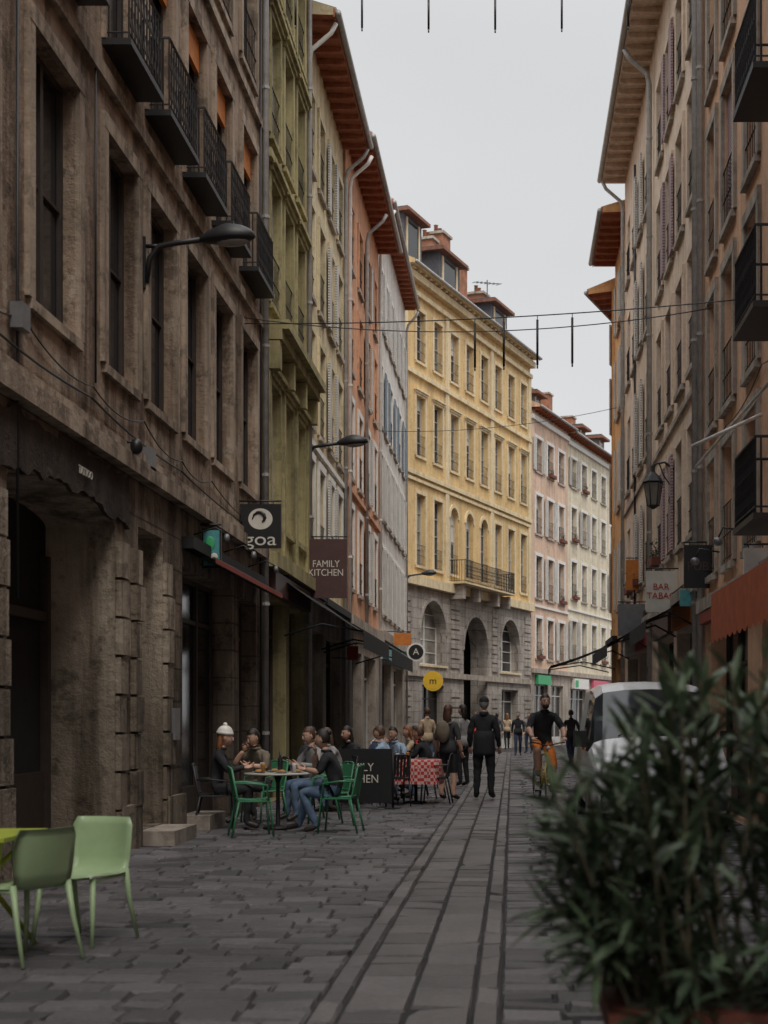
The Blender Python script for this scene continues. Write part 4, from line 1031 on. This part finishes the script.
# ---------------------------------------------------------------- foreground plant
rr=random.Random(11)
mb=MB()
px0,px1,py0,py1=.27,1.45,3.55,4.1
fr=I3
mb.box(fr,px0,px1,py0,py1,.04,.66,'planter'); mb.box(fr,px0-.03,px1+.03,py0-.03,py1+.03,.66,.72,'planter')
for x_ in(px0+.1,px1-.1):
    for y_ in(py0+.08,py1-.08): mb.box(fr,x_-.04,x_+.04,y_-.04,y_+.04,0,.04,'iron')
mb.box(fr,px0+.01,px1-.01,py0-.012,py0,.30,.36,'planter')
def leaf(mb,p,d,L,w,k):
    d=d.normalized(); s=d.cross(Vector((rr.gauss(0,.3),rr.gauss(0,.3),1))); 
    if s.length<1e-3: s=Vector((1,0,0))
    s.normalize(); up=s.cross(d); bend=rr.uniform(.0,.3)
    ts=(0,.22,.5,.78,1); ws=(.15,.85,1,.6,.02); vs=[]
    for t,ww in zip(ts,ws):
        c=p+d*L*t-Vector((0,0,1))*L*bend*t*t
        vs+= [c-s*w*ww+up*w*.35*ww,c,c+s*w*ww+up*w*.35*ww]
    fs=[]
    for i in range(4): fs+=[(i*3,i*3+1,i*3+4,i*3+3),(i*3+1,i*3+2,i*3+5,i*3+4)]
    mb.add(vs,fs,k,True)
NS=165
for i in range(NS):
    bx=rr.uniform(px0+.04,px1-.1); by=rr.uniform(py0+.05,py1-.08)
    lone=False
    if i%5==0:      # low shoots spilling over the rim
        tx=rr.uniform(.12,1.35); ty=py0-rr.uniform(.0,.2); tz=.74+rr.uniform(-.08,.30); bx=min(px1-.1,max(px0+.04,tx+rr.gauss(0,.1)))
    else:
        tx=rr.uniform(.08,1.5); top=1.10+.44*min(1,max(0,(tx-.05)/.42))**.8; tz=top-abs(rr.gauss(0,.17)); tz=max(.88,tz)
        if rr.random()<.22: tz=top+rr.uniform(.0,.12); lone=True
        ty=by+rr.gauss(0,.12); bx=min(px1-.1,max(px0+.04,px0+(tx-.1)*.8+rr.gauss(0,.08)))
    tip=Vector((tx,ty,tz)); b0=Vector((bx,by,.69)); 
    mid=b0.lerp(tip,.5)+Vector((0,0,.12)); P=[]
    for j in range(8):
        t=j/7; P.append(b0*(1-t)**2+mid*2*t*(1-t)+tip*t*t)
    mb.tube(P,[.008-.005*j/7 for j in range(8)],'stem',5)
    nl=22; young=rr.random()
    for j in range(nl):
        t=.22+.78*j/nl; q=min(6,int(t*7)); f_=t*7-q; p=P[q].lerp(P[q+1],f_)
        dr=(P[min(q+1,7)]-P[max(q-1,0)]).normalized(); az=j*2.4+rr.random()
        o1=dr.cross(Vector((0,.3,1))); 
        if o1.length<1e-3:o1=Vector((1,0,0))
        o1.normalize(); o2=dr.cross(o1); side=o1*math.cos(az)+o2*math.sin(az)
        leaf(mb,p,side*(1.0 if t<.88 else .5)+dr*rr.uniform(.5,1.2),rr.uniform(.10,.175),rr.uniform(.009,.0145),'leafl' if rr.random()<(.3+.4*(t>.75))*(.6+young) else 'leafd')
mb.box(fr,px0+.03,px1-.03,py0+.03,py1-.03,.715,.735,'soil')
mb.obj('potted_oleander_plant')

# ---------------------------------------------------------------- light
w=bpy.data.worlds.new('World'); SC.world=w; w.use_nodes=True; nt=w.node_tree; bg=nt.nodes['Background']
sky=nt.nodes.new('ShaderNodeTexSky'); sky.sky_type='NISHITA'; sky.sun_disc=False
sd=Vector((.30,-.85,0)).normalized(); el=math.radians(56)
sky.sun_elevation=el; sky.sun_rotation=math.atan2(sd.x,sd.y); sky.dust_density=3
hs=nt.nodes.new('ShaderNodeHueSaturation'); hs.inputs['Saturation'].default_value=.3; nt.links.new(sky.outputs[0],hs.inputs['Color'])
co=nt.nodes.new('ShaderNodeTexCoord').outputs['Generated']
nz=noise(nt,co,1.6,4,.5,(1,1,2.5))
cloud=ramp(nt,nz,.3,.75,(.61,.62,.635),(.69,.695,.70))
# overcast luminance distribution: the cloud layer is brightest towards the zenith
sz=nt.nodes.new('ShaderNodeSeparateXYZ'); nt.links.new(co,sz.inputs[0])
mr=nt.nodes.new('ShaderNodeMapRange'); mr.interpolation_type='SMOOTHSTEP'; mr.inputs[1].default_value=.42; mr.inputs[2].default_value=.95; mr.inputs[3].default_value=11.0; mr.inputs[4].default_value=39
nt.links.new(sz.outputs[2],mr.inputs[0])
cl10=nt.nodes.new('ShaderNodeVectorMath'); cl10.operation='SCALE'; nt.links.new(cloud,cl10.inputs[0]); nt.links.new(mr.outputs[0],cl10.inputs['Scale'])
mixn=mul(nt,hs.outputs[0],cl10.outputs[0],.9,'MIX')
nt.links.new(mixn,bg.inputs['Color']); bg.inputs['Strength'].default_value=.1
sl=bpy.data.lights.new('sun','SUN'); sl.energy=1.4; sl.angle=math.radians(22); sl.color=(1,.92,.82)
so=bpy.data.objects.new('sun',sl); SC.collection.objects.link(so)
dirv=Vector((sd.x*math.cos(el),sd.y*math.cos(el),math.sin(el)))
so.rotation_euler=dirv.to_track_quat('Z','Y').to_euler(); so.location=(0,-10,40)

cam=bpy.data.cameras.new('camera'); co_=bpy.data.objects.new('camera',cam); SC.collection.objects.link(co_)
co_.location=(0,0,H); co_.rotation_euler=(pi/2,0,0)
cam.sensor_fit='VERTICAL'; cam.sensor_height=36; cam.lens=50; cam.shift_x=-.125; cam.shift_y=208/1024
cam.clip_end=2000; cam.clip_start=.05
cam.dof.use_dof=True; cam.dof.focus_distance=26; cam.dof.aperture_fstop=2.8
SC.camera=co_
SC.view_settings.view_transform='Standard'; SC.view_settings.look='None'; SC.view_settings.exposure=0
